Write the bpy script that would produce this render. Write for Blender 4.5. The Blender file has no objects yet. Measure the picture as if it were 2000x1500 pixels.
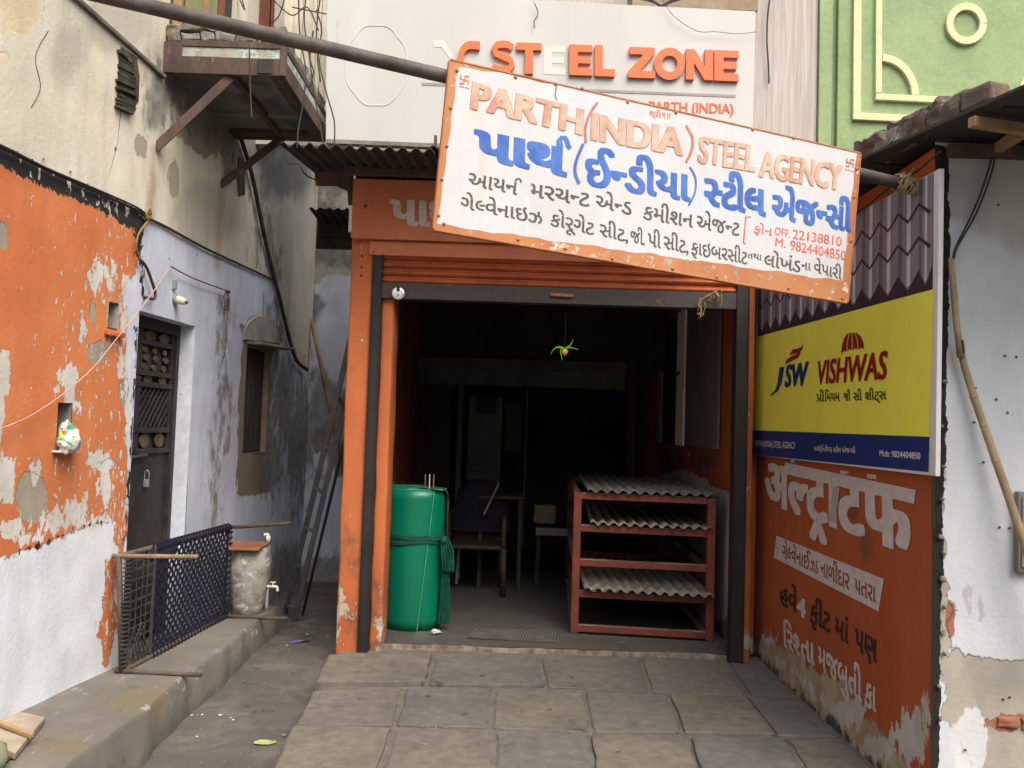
import bpy, bmesh, math, random
import numpy as np
from math import radians, cos, sin, pi
from mathutils import Vector, Matrix, noise
from mathutils.geometry import tessellate_polygon
rnd = random.Random(7)
sc = bpy.context.scene
COL = sc.collection

# ------------------------------------------------------------------ camera, light
FPX = 1675.0
EYE = Vector((0, 0, 1.5))
PITCH, ROLL = radians(2.9), 0.032
RM = Matrix.Rotation(pi/2 + PITCH, 3, 'X') @ Matrix.Rotation(ROLL, 3, 'Z')
cam = bpy.data.cameras.new('camera')
cam.sensor_width = 36.0
cam.lens = FPX/2000*36.0
cam.clip_end = 500
cam.clip_start = 0.05
camo = bpy.data.objects.new('camera', cam)
COL.objects.link(camo)
camo.matrix_world = Matrix.Translation(EYE) @ RM.to_4x4()
sc.camera = camo

SUN_EL, SUN_ROT = radians(56), radians(148)
world = bpy.data.worlds.new('World')
sc.world = world
world.use_nodes = True
wn = world.node_tree
bg = wn.nodes['Background']
sky = wn.nodes.new('ShaderNodeTexSky')
sky.sky_type = 'NISHITA'
sky.sun_disc = False
sky.sun_elevation = SUN_EL
sky.sun_rotation = SUN_ROT
sky.air_density = 1.4
sky.dust_density = 9.0
sky.ozone_density = 1.0
wn.links.new(sky.outputs[0], bg.inputs[0])
bg.inputs[1].default_value = 0.15
sl = bpy.data.lights.new('sun', 'SUN')
sl.energy = 1.9
sl.angle = radians(50)
sl.color = (1.0, 0.985, 0.97)
suno = bpy.data.objects.new('sun', sl)
COL.objects.link(suno)
sd = Vector((sin(SUN_ROT)*cos(SUN_EL), cos(SUN_ROT)*cos(SUN_EL), sin(SUN_EL)))
suno.rotation_euler = sd.to_track_quat('Z', 'Y').to_euler()
suno.location = (0, -4, 12)
sc.view_settings.view_transform = 'Standard'
sc.view_settings.look = 'None'
sc.view_settings.gamma = 1
sc.view_settings.exposure = 0.60

# ------------------------------------------------------------------ places: photo point -> point on a real plane
def ray(px, py):
    return RM @ Vector(((px-1000)/FPX, -(py-750)/FPX, -1))
def oy(px, py, y):
    d = ray(px, py); return EYE + d*(y/d.y)
def oz(px, py, z):
    d = ray(px, py); return EYE + d*((z-EYE.z)/d.z)
def ox(px, py, x):
    d = ray(px, py); return EYE + d*(x/d.x)
def opl(px, py, p0, n):
    d = ray(px, py); return EYE + d*((Vector(p0)-EYE).dot(n)/d.dot(n))
RMn = np.array(RM)
def projn(P):
    v = (P - np.array(EYE)) @ RMn
    return 1000 + FPX*v[:, 0]/-v[:, 2], 750 - FPX*v[:, 1]/-v[:, 2]

# ------------------------------------------------------------------ objects
def tag(o, label=None, cat=None, group=None, kind=None):
    if label: o['label'] = label
    if cat: o['category'] = cat
    if group: o['group'] = group
    if kind: o['kind'] = kind
    return o
def empty(name, loc, label=None, cat=None, group=None, kind=None):
    o = bpy.data.objects.new(name, None)
    o.empty_display_size = 0.1
    o.location = loc
    COL.objects.link(o)
    return tag(o, label, cat, group, kind)
def wloc(o):
    p = Vector(o.location) if not o.parent else Vector((0, 0, 0))
    return p
class MB:
    def __init__(s): s.v = []; s.f = []
    def add(s, vs, fs):
        b = len(s.v); s.v += [tuple(v) for v in vs]; s.f += [tuple(i+b for i in f) for f in fs]; return s
    def hexa(s, p):   # 8 points: bottom 4, top 4
        return s.add(p, [(3, 2, 1, 0), (4, 5, 6, 7), (0, 1, 5, 4), (1, 2, 6, 5), (2, 3, 7, 6), (3, 0, 4, 7)])
    def box(s, a, b):
        x0, y0, z0 = a; x1, y1, z1 = b
        return s.hexa([(x0, y0, z0), (x1, y0, z0), (x1, y1, z0), (x0, y1, z0), (x0, y0, z1), (x1, y0, z1), (x1, y1, z1), (x0, y1, z1)])
    def bar(s, a, b, w, h, up=(0, 0, 1)):
        a, b = Vector(a), Vector(b); d = (b-a).normalized(); u = Vector(up)
        if abs(d.dot(u)) > .95: u = Vector((1, 0, 0))
        r = d.cross(u).normalized(); u = r.cross(d).normalized()
        q = [(-w/2, -h/2), (w/2, -h/2), (w/2, h/2), (-w/2, h/2)]
        return s.hexa([a+r*x+u*y for x, y in q] + [b+r*x+u*y for x, y in q])
    def tube(s, pts, r, n=8, cap=True):
        pts = [Vector(p) for p in pts]; m = len(pts)
        rs = r if isinstance(r, (list, tuple)) else [r]*m
        d0 = (pts[1]-pts[0]).normalized()
        u = d0.orthogonal().normalized(); b0 = len(s.v); vs = []
        for i, p in enumerate(pts):
            d = (pts[min(i+1, m-1)]-pts[max(i-1, 0)]).normalized()
            u = (u - d*u.dot(d)).normalized(); w = d.cross(u)
            for k in range(n):
                a = 2*pi*k/n; vs.append(p + (u*cos(a)+w*sin(a))*rs[i])
        fs = []
        for i in range(m-1):
            for k in range(n):
                k2 = (k+1) % n
                fs.append((i*n+k, i*n+k2, (i+1)*n+k2, (i+1)*n+k))
        if cap: fs += [tuple(range(n-1, -1, -1)), tuple((m-1)*n+k for k in range(n))]
        return s.add(vs, fs)
    def lathe(s, c, prof, n=24, ax=None):
        vs = []; c = Vector(c)
        if ax is None: X, Y, Z = Vector((1, 0, 0)), Vector((0, 1, 0)), Vector((0, 0, 1))
        else:
            Z = Vector(ax).normalized(); X = Z.orthogonal().normalized(); Y = Z.cross(X)
        for r, z in prof:
            for k in range(n):
                a = 2*pi*k/n; vs.append(c + X*r*cos(a) + Y*r*sin(a) + Z*z)
        fs = []
        for i in range(len(prof)-1):
            for k in range(n):
                k2 = (k+1) % n; fs.append((i*n+k, i*n+k2, (i+1)*n+k2, (i+1)*n+k))
        fs += [tuple(range(n-1, -1, -1)), tuple((len(prof)-1)*n+k for k in range(n))]
        return s.add(vs, fs)
    def prism(s, pts, d):      # polygon (3-D points in one plane, any outline) swept by vector d
        pts = [Vector(p) for p in pts]; n = len(pts); d = Vector(d)
        tr = tessellate_polygon([pts])
        b = [p+d for p in pts]
        fs = [tuple(t) for t in tr] + [tuple(i+n for i in reversed(t)) for t in tr]
        fs += [(i, (i+1) % n, (i+1) % n+n, i+n) for i in range(n)]
        return s.add(pts+b, fs)
    def build(s, name, mat, parent=None, bev=0, smooth=False, seg=2, **kw):
        me = bpy.data.meshes.new(name)
        me.from_pydata(s.v, [], s.f); me.validate(); me.update()
        bm = bmesh.new(); bm.from_mesh(me)
        bmesh.ops.recalc_face_normals(bm, faces=bm.faces); bm.to_mesh(me); bm.free()
        o = bpy.data.objects.new(name, me); COL.objects.link(o)
        if mat: me.materials.append(mat)
        if smooth:
            for p in me.polygons: p.use_smooth = True
        put(o, parent)
        if bev:
            m = o.modifiers.new('bevel', 'BEVEL'); m.width = bev; m.segments = seg; m.limit_method = 'ANGLE'
        tag(o, **kw)
        return o
def put(o, parent):
    if parent:
        o.parent = parent
        t = Vector((0, 0, 0)); q = parent
        while q: t += q.location; q = q.parent
        # meshes are written in world coordinates
        o.matrix_parent_inverse = Matrix.Translation(-t)
def autosmooth(o, ang=40):
    me = o.data
    for p in me.polygons: p.use_smooth = True
    me.set_sharp_from_angle(angle=radians(ang))

# ------------------------------------------------------------------ materials
def newmat(name):
    m = bpy.data.materials.new(name); m.use_nodes = True
    return m, m.node_tree, m.node_tree.nodes['Principled BSDF']
class NT:
    def __init__(s, nt): s.nt = nt; s.tc = None
    def n(s, t, **k):
        x = s.nt.nodes.new(t)
        for a, b in k.items(): setattr(x, a, b)
        return x
    def l(s, a, b): s.nt.links.new(a, b)
    def co(s, sx=1, sy=1, sz=1):
        if not s.tc: s.tc = s.n('ShaderNodeTexCoord')
        mp = s.n('ShaderNodeMapping'); mp.inputs['Scale'].default_value = (sx, sy, sz)
        s.l(s.tc.outputs['Object'], mp.inputs[0]); return mp.outputs[0]
    def noise(s, scale, det=6, ro=.6, st=(1, 1, 1), dist=0):
        x = s.n('ShaderNodeTexNoise'); x.inputs['Scale'].default_value = scale
        x.inputs['Detail'].default_value = det; x.inputs['Roughness'].default_value = ro
        x.inputs['Distortion'].default_value = dist
        s.l(s.co(*st), x.inputs['Vector']); return x.outputs['Fac']
    def math(s, op, a, b=None, c=None):
        x = s.n('ShaderNodeMath', operation=op)
        for i, v in enumerate((a, b, c)):
            if v is None: continue
            if isinstance(v, (int, float)): x.inputs[i].default_value = v
            else: s.l(v, x.inputs[i])
        return x.outputs[0]
    def sm(s, v, a, b, lo=0., hi=1., smooth=True):
        x = s.n('ShaderNodeMapRange'); x.interpolation_type = 'SMOOTHSTEP' if smooth else 'LINEAR'
        s.l(v, x.inputs['Value'])
        for nme, q in (('From Min', a), ('From Max', b), ('To Min', lo), ('To Max', hi)): x.inputs[nme].default_value = q
        return x.outputs[0]
    def mix(s, f, a, b, mode='MIX'):
        x = s.n('ShaderNodeMix', data_type='RGBA', blend_type=mode)
        if isinstance(f, (int, float)): x.inputs[0].default_value = f
        else: s.l(f, x.inputs[0])
        for i, v in ((6, a), (7, b)):
            if isinstance(v, (tuple, list)): x.inputs[i].default_value = (*v[:3], 1)
            else: s.l(v, x.inputs[i])
        return x.outputs[2]
    def attr(s, name):
        x = s.n('ShaderNodeAttribute', attribute_name=name); return x.outputs['Fac']
    def bump(s, h, bsdf, st=.4, dist=.01):
        b = s.n('ShaderNodeBump'); b.inputs['Strength'].default_value = st; b.inputs['Distance'].default_value = dist
        s.l(h, b.inputs['Height']); s.l(b.outputs[0], bsdf.inputs['Normal'])

def pmat(name, c1, c2=None, sc1=6, rough=.75, bump=.3, bsc=70, metal=0, st=(1, 1, 1), spots=None, spec=.3, coat=0, var=.12, r2=None):
    """plain procedural surface: two tones by noise, optional spots (colour, threshold, scale)"""
    m, nt, b = newmat(name); t = NT(nt)
    c2 = c2 or tuple(x*.7 for x in c1)
    f = t.sm(t.noise(sc1, 7, .62, st), .35, .66)
    col = t.mix(f, c1, c2)
    fine = t.sm(t.noise(bsc*.6, 4, .6, st), .3, .7, 1-var, 1+var, False)
    hsv = t.n('ShaderNodeHueSaturation'); t.l(col, hsv.inputs['Color']); t.l(fine, hsv.inputs['Value']); col = hsv.outputs[0]
    h = t.noise(bsc, 6, .65, st)
    if spots:
        for i, (sc_, th, ss) in enumerate(spots):
            k = t.sm(t.noise(ss, 8, .7, st, .3), th, th+.03)
            col = t.mix(k, col, sc_)
            h = t.math('SUBTRACT', h, t.math('MULTIPLY', k, .5))
    t.l(col, b.inputs['Base Color'])
    rr = t.sm(f, 0, 1, rough, r2 if r2 is not None else min(1, rough+.12), False)
    t.l(rr, b.inputs['Roughness'])
    b.inputs['Metallic'].default_value = metal
    b.inputs['Specular IOR Level'].default_value = spec
    b.inputs['Coat Weight'].default_value = coat
    t.bump(h, b, bump, .006)
    return m

def lmat(name, base, layers, rough=.85, bump=.5, st=(1, 1, .55), spec=.2, var=.08):
    """layered paint: each layer = dict(a attribute | None, c colour(s), amp, s scale, e edge, h height, th offset)"""
    m, nt, b = newmat(name); t = NT(nt)
    big = t.sm(t.noise(1.7, 6, .6, st), .3, .7)
    col = t.mix(big, base[0], base[1])
    h = t.math('MULTIPLY', t.noise(45, 6, .6), .25)
    for L in layers:
        v = t.attr(L['a']) if L.get('a') else None
        n = t.noise(L.get('s', 10), 9, L.get('ro', .66), L.get('st', st), L.get('d', .2))
        nn = t.math('MULTIPLY', t.math('SUBTRACT', n, .5), L.get('amp', 1.)*4.3)
        if v is not None: v = t.math('ADD', v, nn)
        else: v = t.math('ADD', nn, L['th'])
        e = L.get('e', .06)
        k = t.sm(v, -e, e)
        if L.get('o', 1) < 1: k = t.math('MULTIPLY', k, L['o'])
        c = L['c']
        if isinstance(c[0], (tuple, list)):
            c = t.mix(t.sm(t.noise(L.get('s2', 4), 6, .6, st), .35, .65), c[0], c[1])
        col = t.mix(k, col, c)
        if L.get('h'): h = t.math('ADD', h, t.math('MULTIPLY', k, L['h']))
    f = t.sm(t.noise(11, 8, .7, (1, 1, .3)), .3, .7, 1-var, 1+var*.6, False)
    hsv = t.n('ShaderNodeHueSaturation'); t.l(col, hsv.inputs['Color']); t.l(f, hsv.inputs['Value'])
    t.l(hsv.outputs[0], b.inputs['Base Color'])
    b.inputs['Roughness'].default_value = rough
    b.inputs['Specular IOR Level'].default_value = spec
    t.bump(h, b, bump, .014)
    return m

# ------------------------------------------------------------------ wall sheets with paint zones traced on them
class P2:     # signed distances in photo pixels (positive inside), evaluated at the wall's own vertices
    def __init__(s, X, Y): s.X, s.Y = X, Y
    def seg(s, pts, w):
        D = np.full(s.X.shape, 1e9)
        for (ax, ay), (bx, by) in zip(pts[:-1], pts[1:]):
            dx, dy = bx-ax, by-ay; L = dx*dx+dy*dy+1e-9
            tt = np.clip(((s.X-ax)*dx+(s.Y-ay)*dy)/L, 0, 1)
            D = np.minimum(D, np.hypot(s.X-ax-tt*dx, s.Y-ay-tt*dy))
        return w/2 - D
    def poly(s, pts):
        d = -s.seg(list(pts)+[pts[0]], 0)
        ins = np.zeros(s.X.shape, bool)
        n = len(pts)
        for i in range(n):
            ax, ay = pts[i]; bx, by = pts[(i+1) % n]
            if ay == by: continue
            c = ((ay > s.Y) != (by > s.Y)) & (s.X < (bx-ax)*(s.Y-ay)/(by-ay)+ax)
            ins ^= c
        return np.where(ins, d, -d)
    def ell(s, cx, cy, rx, ry, a=0):
        ca, sa = cos(radians(a)), sin(radians(a))
        u = (s.X-cx)*ca+(s.Y-cy)*sa; v = -(s.X-cx)*sa+(s.Y-cy)*ca
        return (1-np.sqrt((u/rx)**2+(v/ry)**2))*min(rx, ry)
def mx(*a):
    r = a[0]
    for b in a[1:]: r = np.maximum(r, b)
    return r
def sheet(name, O, U, us, zs, mat, holes=(), rough=.004, masks=None, parent=None, path=None, unit=20., **kw):
    """an upright (or any) sheet; us, zs: grid lines; O + U*u + Z*z, or path(u, z)"""
    U = Vector(U); O = Vector(O)
    us = sorted(us); zs = sorted(zs)
    P = []
    for z in zs:
        for u in us:
            p = path(u, z) if path else O + U*u + Vector((0, 0, z))
            P.append(p)
    nu = len(us); fs = []
    for j in range(len(zs)-1):
        for i in range(nu-1):
            cu, cz = (us[i]+us[i+1])/2, (zs[j]+zs[j+1])/2
            if any(h[0] < cu < h[1] and h[2] < cz < h[3] for h in holes): continue
            fs.append((j*nu+i, j*nu+i+1, (j+1)*nu+i+1, (j+1)*nu+i))
    X = np.array([tuple(p) for p in P])
    if rough:
        nrm = Vector(U).cross(Vector((0, 0, 1))).normalized()
        nn = np.array([noise.noise(p*1.3)*1.6 + noise.noise(p*5)*.6 for p in P])
        X = X + np.outer(nn*rough, np.array(nrm))
    me = bpy.data.meshes.new(name); me.from_pydata([tuple(x) for x in X], [], fs); me.update()
    for p in me.polygons: p.use_smooth = True
    o = bpy.data.objects.new(name, me); COL.objects.link(o); me.materials.append(mat); put(o, parent); tag(o, **kw)
    if masks:
        px, py = projn(X); q = P2(px, py)
        for nme, val in masks(q, X).items():
            a = me.attributes.new(nme, 'FLOAT', 'POINT')
            a.data.foreach_set('value', np.clip(val/unit, -1.5, 1.5).astype(np.float32))
    return o
def lines(a, b, step, extra=()):
    n = max(1, int(round((b-a)/step)))
    L = [a+(b-a)*i/n for i in range(n+1)]
    for e in extra:
        k = min(range(len(L)), key=lambda i: abs(L[i]-e))
        L[k] = e
    return sorted(set(L))

# ------------------------------------------------------------------ writing
_gc = {}
def _raw(s):
    if s in _gc: return _gc[s]
    cu = bpy.data.curves.new('writing', 'FONT'); cu.body = s; cu.size = 1; cu.resolution_u = 3
    ob = bpy.data.objects.new('writing', cu)
    me = bpy.data.meshes.new_from_object(ob)
    r = ([(v.co.x, v.co.y) for v in me.vertices], [tuple(p.vertices) for p in me.polygons])
    bpy.data.objects.remove(ob); bpy.data.curves.remove(cu); bpy.data.meshes.remove(me)
    _gc[s] = r; return r
def _xm(r): return max(x for x, y in r[0]) if r[0] else 0
def _adv(s): return _xm(_raw(s+'|')) - _xm(_raw('|'))
def _half(ch, cut=.185):
    r = _raw(ch); xm = _xm(r); xc = xm-cut
    bm = bmesh.new(); vs = [bm.verts.new((x, y, 0)) for x, y in r[0]]
    for f in r[1]:
        try: bm.faces.new([vs[i] for i in f])
        except ValueError: pass
    bmesh.ops.bisect_plane(bm, geom=bm.verts[:]+bm.edges[:]+bm.faces[:], plane_co=(xc, 0, 0), plane_no=(1, 0, 0), clear_outer=True)
    bm.verts.index_update()
    out = ([(v.co.x, v.co.y) for v in bm.verts], [tuple(v.index for v in f.verts) for f in bm.faces])
    bm.free(); return out, xc
def ribbon(pts, w):
    """flat stroke with square ends; w number or per-point list"""
    pts = [Vector((p[0], p[1])) for p in pts]; m = len(pts)
    ws = w if isinstance(w, (list, tuple)) else [w]*m
    vs = []; fs = []
    for i, p in enumerate(pts):
        d = (pts[min(i+1, m-1)]-pts[max(i-1, 0)]).normalized(); nrm = Vector((-d.y, d.x))
        vs += [tuple(p+nrm*ws[i]/2), tuple(p-nrm*ws[i]/2)]
    for i in range(m-1): fs.append((2*i, 2*i+1, 2*i+3, 2*i+2))
    return vs, fs
def arc(cx, cy, rx, ry, a0, a1, n=10):
    return [(cx+rx*cos(radians(a0+(a1-a0)*i/n)), cy+ry*sin(radians(a0+(a1-a0)*i/n))) for i in range(n+1)]
def write2d(s, gap=0.0):
    """markup: ~X half form, ^ curl over the last letter, { caret under it, } slash at its foot"""
    V_, F_ = [], []; pen = 0.0
    def add(r, dx, dy=0):
        b = len(V_); V_.extend((x+dx, y+dy) for x, y in r[0]); F_.extend(tuple(i+b for i in f) for f in r[1])
    i = 0; run = ''
    toks = []
    while i < len(s):
        if s[i] == '~': toks += [('t', run), ('h', s[i+1])]; run = ''; i += 2
        elif s[i] in '^{}': toks += [('t', run), (s[i], '')]; run = ''; i += 1
        else: run += s[i]; i += 1
    toks.append(('t', run))
    lastw = .5
    for k, a in toks:
        if k == 't' and a:
            add(_raw(a), pen); pen += _adv(a)+gap; lastw = _adv(a[-1])
        elif k == 'h':
            r, xc = _half(a); add(r, pen); pen += xc+.015
        elif k == '^':
            add(ribbon(arc(pen-.01, .66, .12, .11, 190, -20, 8), .055), 0)
        elif k == '{':
            c = pen-lastw*.45
            add(ribbon([(c-.14, -.26), (c, -.02), (c+.14, -.26)], .07), 0)
        elif k == '}':
            add(ribbon([(pen-lastw*.95, .02), (pen-lastw*.3, .2)], .06), 0)
    return V_, F_
def refh(s):
    for c in s:
        o_ = ord(c)
        if 0x0900 <= o_ < 0x0980: return max(y for x, y in _raw('न')[0])
        if 0x0A80 <= o_ < 0x0B00: return max(y for x, y in _raw('ન')[0])
        if c.isalnum(): return max(y for x, y in _raw('H')[0])
    return .7
def write(s, bl, br, tl, plane, mat, parent, n, bold=0, off=.002, name='lettering', wob=0, shear=0, gap=0., nb=8):
    v, f = write2d(s, gap)
    x0 = min(x for x, y in v); x1 = max(x for x, y in v); h = refh(s)
    O, A, B = plane(*bl), plane(*br), plane(*tl)
    U = (A-O)/(x1-x0); W = (B-O)/h
    mb = MB(); n = Vector(n)
    shifts = [(0, 0)]
    if bold: shifts = [(bold*a, bold*b*.42) for a in ((-1, -.7, -.35, .0, .35, .7, 1) if bold > .03 else (-1, 0, 1)) for b in ((-1, 0, 1) if bold > .03 else (-1, 1))]
    for j, (dx, dy) in enumerate(shifts):
        P = []
        for x, y in v:
            wx = wy = 0
            if wob:
                wx = noise.noise(Vector((x*2.2, y*2.2, 3)))*wob; wy = noise.noise(Vector((x*2.2, y*2.2, 9)))*wob
            P.append(O + U*(x-x0+dx+wx+shear*y) + W*(y+dy+wy) + n*(off+j*.00006))
        mb.add(P, f)
    me = bpy.data.meshes.new(name); me.from_pydata(mb.v, [], mb.f); me.update()
    me.materials.append(mat)
    o = bpy.data.objects.new(name, me); COL.objects.link(o); put(o, parent)
    return o
def flat(name, pts, plane, off, n, mat, parent=None, **kw):
    """flat print with any outline, traced in photo points and laid on its plane"""
    n = Vector(n)
    pp = [plane(*p)+n*off for p in pts]
    tr = tessellate_polygon([[Vector((p[0], p[1], 0)) for p in pts]])
    mb = MB(); mb.add(pp, [tuple(t) for t in tr])
    o = mb.build(name, mat, parent, **kw)
    return o
def flats(name, v2, f2, plane, off, n, mat, parent=None, **kw):
    n = Vector(n); mb = MB(); mb.add([plane(*p)+n*off for p in v2], f2)
    return mb.build(name, mat, parent, **kw)
def stroke(name, pts, w, plane, off, n, mat, parent=None, **kw):
    v, f = ribbon(pts, w); return flats(name, v, f, plane, off, n, mat, parent, **kw)
def smooth_path(pts, k=6):
    pts = [Vector(p) for p in pts]
    if len(pts) < 3: return pts
    out = []
    for i in range(len(pts)-1):
        p0 = pts[max(i-1, 0)]; p1 = pts[i]; p2 = pts[i+1]; p3 = pts[min(i+2, len(pts)-1)]
        for j in range(k):
            t = j/k
            out.append(.5*((2*p1)+(-p0+p2)*t+(2*p0-5*p1+4*p2-p3)*t*t+(-p0+3*p1-3*p2+p3)*t**3))
    out.append(pts[-1]); return out
def roughen(o, amt, scale, sub=0):
    """break up straight edges of stones, bricks and the like"""
    me = o.data; bm = bmesh.new(); bm.from_mesh(me)
    if sub: bmesh.ops.subdivide_edges(bm, edges=bm.edges[:], cuts=sub, use_grid_fill=True)
    for v in bm.verts:
        p = v.co
        v.co = p + Vector((noise.noise(p*scale), noise.noise(p*scale+Vector((7, 1, 3))), noise.noise(p*scale+Vector((2, 9, 5)))))*amt
    bm.to_mesh(me); bm.free()
    return o
def corrugated(name, c00, U, W, pitch, amp, mat, nw=None, thick=.003, parent=None, nrm=None, sag=0, **kw):
    """wave runs along U (vector, full width), lines along W (vector, full length)"""
    c00, U, W = Vector(c00), Vector(U), Vector(W); N = Vector(nrm) if nrm else U.cross(W).normalized()
    L = U.length; n = int(L/pitch*8); m = 6
    vs = []; fs = []
    for lay in (0, 1):
        for j in range(m+1):
            for i in range(n+1):
                x = L*i/n
                vs.append(c00+U*(i/n)+W*(j/m)+N*(amp*sin(2*pi*x/pitch)+lay*thick - sag*sin(pi*j/m)))
    k = (n+1)*(m+1)
    for j in range(m):
        for i in range(n):
            a = j*(n+1)+i
            fs.append((a, a+1, a+n+2, a+n+1)); fs.append((a+k, a+k+n+1, a+k+n+2, a+k+1))
    for i in range(n):
        fs.append((i, i+k, i+1+k, i+1)); a = m*(n+1)+i; fs.append((a, a+1, a+1+k, a+k))
    for j in range(m):
        a = j*(n+1); fs.append((a, a+n+1, a+n+1+k, a+k)); a += n; fs.append((a, a+k, a+n+1+k, a+n+1))
    mb = MB(); mb.add(vs, fs)
    o = mb.build(name, mat, parent, **kw); autosmooth(o, 50); return o
# ------------------------------------------------------------------ shared materials
ORG = ((.50, .15, .058), (.40, .105, .04))
M = {}
M['black_steel'] = pmat('black_steel', (.022, .022, .024), (.04, .034, .03), 9, .5, .3, 60, spots=[((.10, .045, .02), .66, 14)])
M['rust_steel'] = pmat('rust_steel', (.10, .062, .05), (.06, .042, .038), 6, .75, .5, 60, st=(1, 1, .4), spots=[((.18, .11, .07), .60, 9), ((.22, .20, .17), .70, 14)])
M['pole_steel'] = pmat('pole_steel', (.10, .085, .08), (.06, .05, .05), 5, .6, .4, 90)
M['edge_orange'] = pmat('edge_orange', (.46, .19, .08), (.36, .14, .06), 6, .6, .3, 60, spots=[((.22, .17, .13), .64, 16)])
M['orange_paint'] = pmat('orange_paint', ORG[0], (.42, .115, .04), 3, .55, .35, 40, spots=[((.5, .46, .38), .715, 22), ((.12, .05, .02), .73, 9)], var=.08)
M['orange_worn'] = None
M['shutter_orange'] = pmat('shutter_orange', (.36, .085, .025), (.26, .06, .022), 5, .5, .35, 50, spots=[((.03, .02, .015), .69, 26)])
M['dark_sheet'] = pmat('dark_sheet', (.035, .032, .03), (.06, .052, .046), 5, .8, .4, 50)
M['grey_sheet'] = pmat('grey_sheet', (.30, .28, .245), (.21, .195, .17), 5, .85, .4, 60, st=(1, 1, 1))
M['red_frame'] = pmat('red_frame', (.20, .052, .036), (.13, .040, .030), 7, .65, .3, 50, spots=[((.30, .26, .22), .68, 8)])
M['green_sheet'] = pmat('green_sheet', (.0, .185, .105), (.0, .165, .092), 2, .32, .06, 10, spec=.5, var=.03, r2=.4)
M['green_strap'] = pmat('green_strap', (.004, .10, .065), (.003, .065, .045), 20, .7, .5, 80)
M['white_paint'] = pmat('white_paint', (.66, .66, .66), (.55, .55, .56), 5, .7, .2, 40)
M['concrete'] = pmat('concrete', (.23, .215, .185), (.15, .142, .125), 3, .9, .6, 45)
M['wood_old'] = pmat('wood_old', (.075, .06, .045), (.035, .028, .022), 14, .9, .9, 50, st=(1, 1, .2))
M['wood_tan'] = pmat('wood_tan', (.36, .24, .12), (.24, .15, .075), 9, .8, .4, 60)
M['bamboo'] = pmat('bamboo', (.36, .27, .16), (.24, .18, .11), 6, .6, .3, 60)
M['bamboo_dark'] = pmat('bamboo_dark', (.25, .155, .06), (.14, .085, .04), 6, .6, .3, 60)
M['cable'] = pmat('cable', (.03, .028, .026), (.05, .045, .04), 9, .6, .1, 60)
M['cable_red'] = pmat('cable_red', (.12, .04, .035), (.08, .03, .03), 9, .6, .1, 60)
M['string_pink'] = pmat('string_pink', (.48, .27, .25), (.40, .22, .2), 9, .8, .1, 60)
M['plastic_white'] = pmat('plastic_white', (.72, .72, .70), (.62, .62, .6), 8, .35, .05, 30)
M['chrome'] = pmat('chrome', (.85, .87, .9), (.8, .82, .85), 8, .22, .02, 30, metal=.6)
M['lock_grey'] = pmat('lock_grey', (.30, .31, .32), (.22, .23, .24), 9, .45, .1, 40, metal=.4)
M['brass'] = pmat('brass', (.16, .125, .07), (.10, .08, .05), 8, .5, .2, 30, metal=.4)
M['navy'] = pmat('navy', (.007, .008, .022), (.011, .012, .03), 20, .8, .3, 90)
M['rope_dark'] = pmat('rope_dark', (.03, .032, .035), (.055, .055, .05), 20, .9, .3, 90)
M['brick'] = pmat('brick', (.33, .13, .075), (.24, .12, .08), 9, .9, .7, 60)
M['stone_dark'] = pmat('stone_dark', (.11, .10, .09), (.19, .165, .14), 9, .95, 1., 40, spots=[((.27, .19, .14), .62, 5)])
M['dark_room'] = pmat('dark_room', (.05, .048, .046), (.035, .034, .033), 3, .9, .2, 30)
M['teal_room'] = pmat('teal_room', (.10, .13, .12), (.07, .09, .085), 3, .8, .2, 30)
M['blue_print'] = pmat('blue_print', (.015, .035, .17), (.015, .032, .155), 3, .35, .04, 10, spec=.5, var=.03)
M['yellow_print'] = pmat('yellow_print', (.84, .83, .10), (.80, .79, .10), 2, .38, .04, 10, spec=.5, var=.03)
M['white_print'] = pmat('white_print', (.66, .66, .68), (.6, .6, .62), 4, .4, .04, 10, var=.03)
M['crimson_print'] = pmat('crimson_print', (.27, .012, .018), (.24, .01, .016), 4, .4, .04, 10, var=.03)
M['black_print'] = pmat('black_print', (.03, .03, .03), (.04, .04, .04), 4, .4, .04, 10, var=.03)
M['violet_print'] = pmat('violet_print', (.235, .215, .265), (.195, .18, .225), 4, .4, .04, 10, var=.03)
M['violet_light'] = pmat('violet_light', (.56, .54, .60), (.48, .46, .52), 4, .4, .04, 10, var=.03)
M['violet_dark'] = pmat('violet_dark', (.035, .028, .04), (.03, .024, .035), 4, .4, .04, 10, var=.03)
M['letter_white'] = pmat('letter_white', (.60, .55, .55), (.52, .47, .47), 12, .7, .2, 60, spots=[(ORG[1], .68, 16)])
M['letter_grey'] = pmat('letter_grey', (.42, .40, .38), (.34, .33, .32), 12, .7, .2, 60)
M['letter_brown'] = pmat('letter_brown', (.27, .10, .04), (.22, .08, .035), 12, .7, .2, 60)
M['letter_black'] = pmat('letter_black', (.035, .02, .015), (.05, .03, .02), 12, .7, .2, 60)
M['ink_black'] = pmat('ink_black', (.085, .075, .068), (.14, .12, .105), 30, .75, .2, 60)
M['ink_blue'] = pmat('ink_blue', (.045, .12, .42), (.08, .18, .50), 16, .6, .3, 60, st=(1, 1, .5))
M['ink_red'] = pmat('ink_red', (.48, .10, .08), (.62, .22, .16), 24, .75, .2, 60)
M['ink_faded'] = pmat('ink_faded', (.58, .45, .35), (.50, .28, .21), 7, .75, .3, 70, st=(1, 1, .55), spots=[((.50, .13, .10), .62, 7), ((.72, .66, .60), .66, 14)])
M['ink_redline'] = pmat('ink_redline', (.42, .13, .10), (.52, .25, .19), 22, .75, .2, 60)
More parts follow.
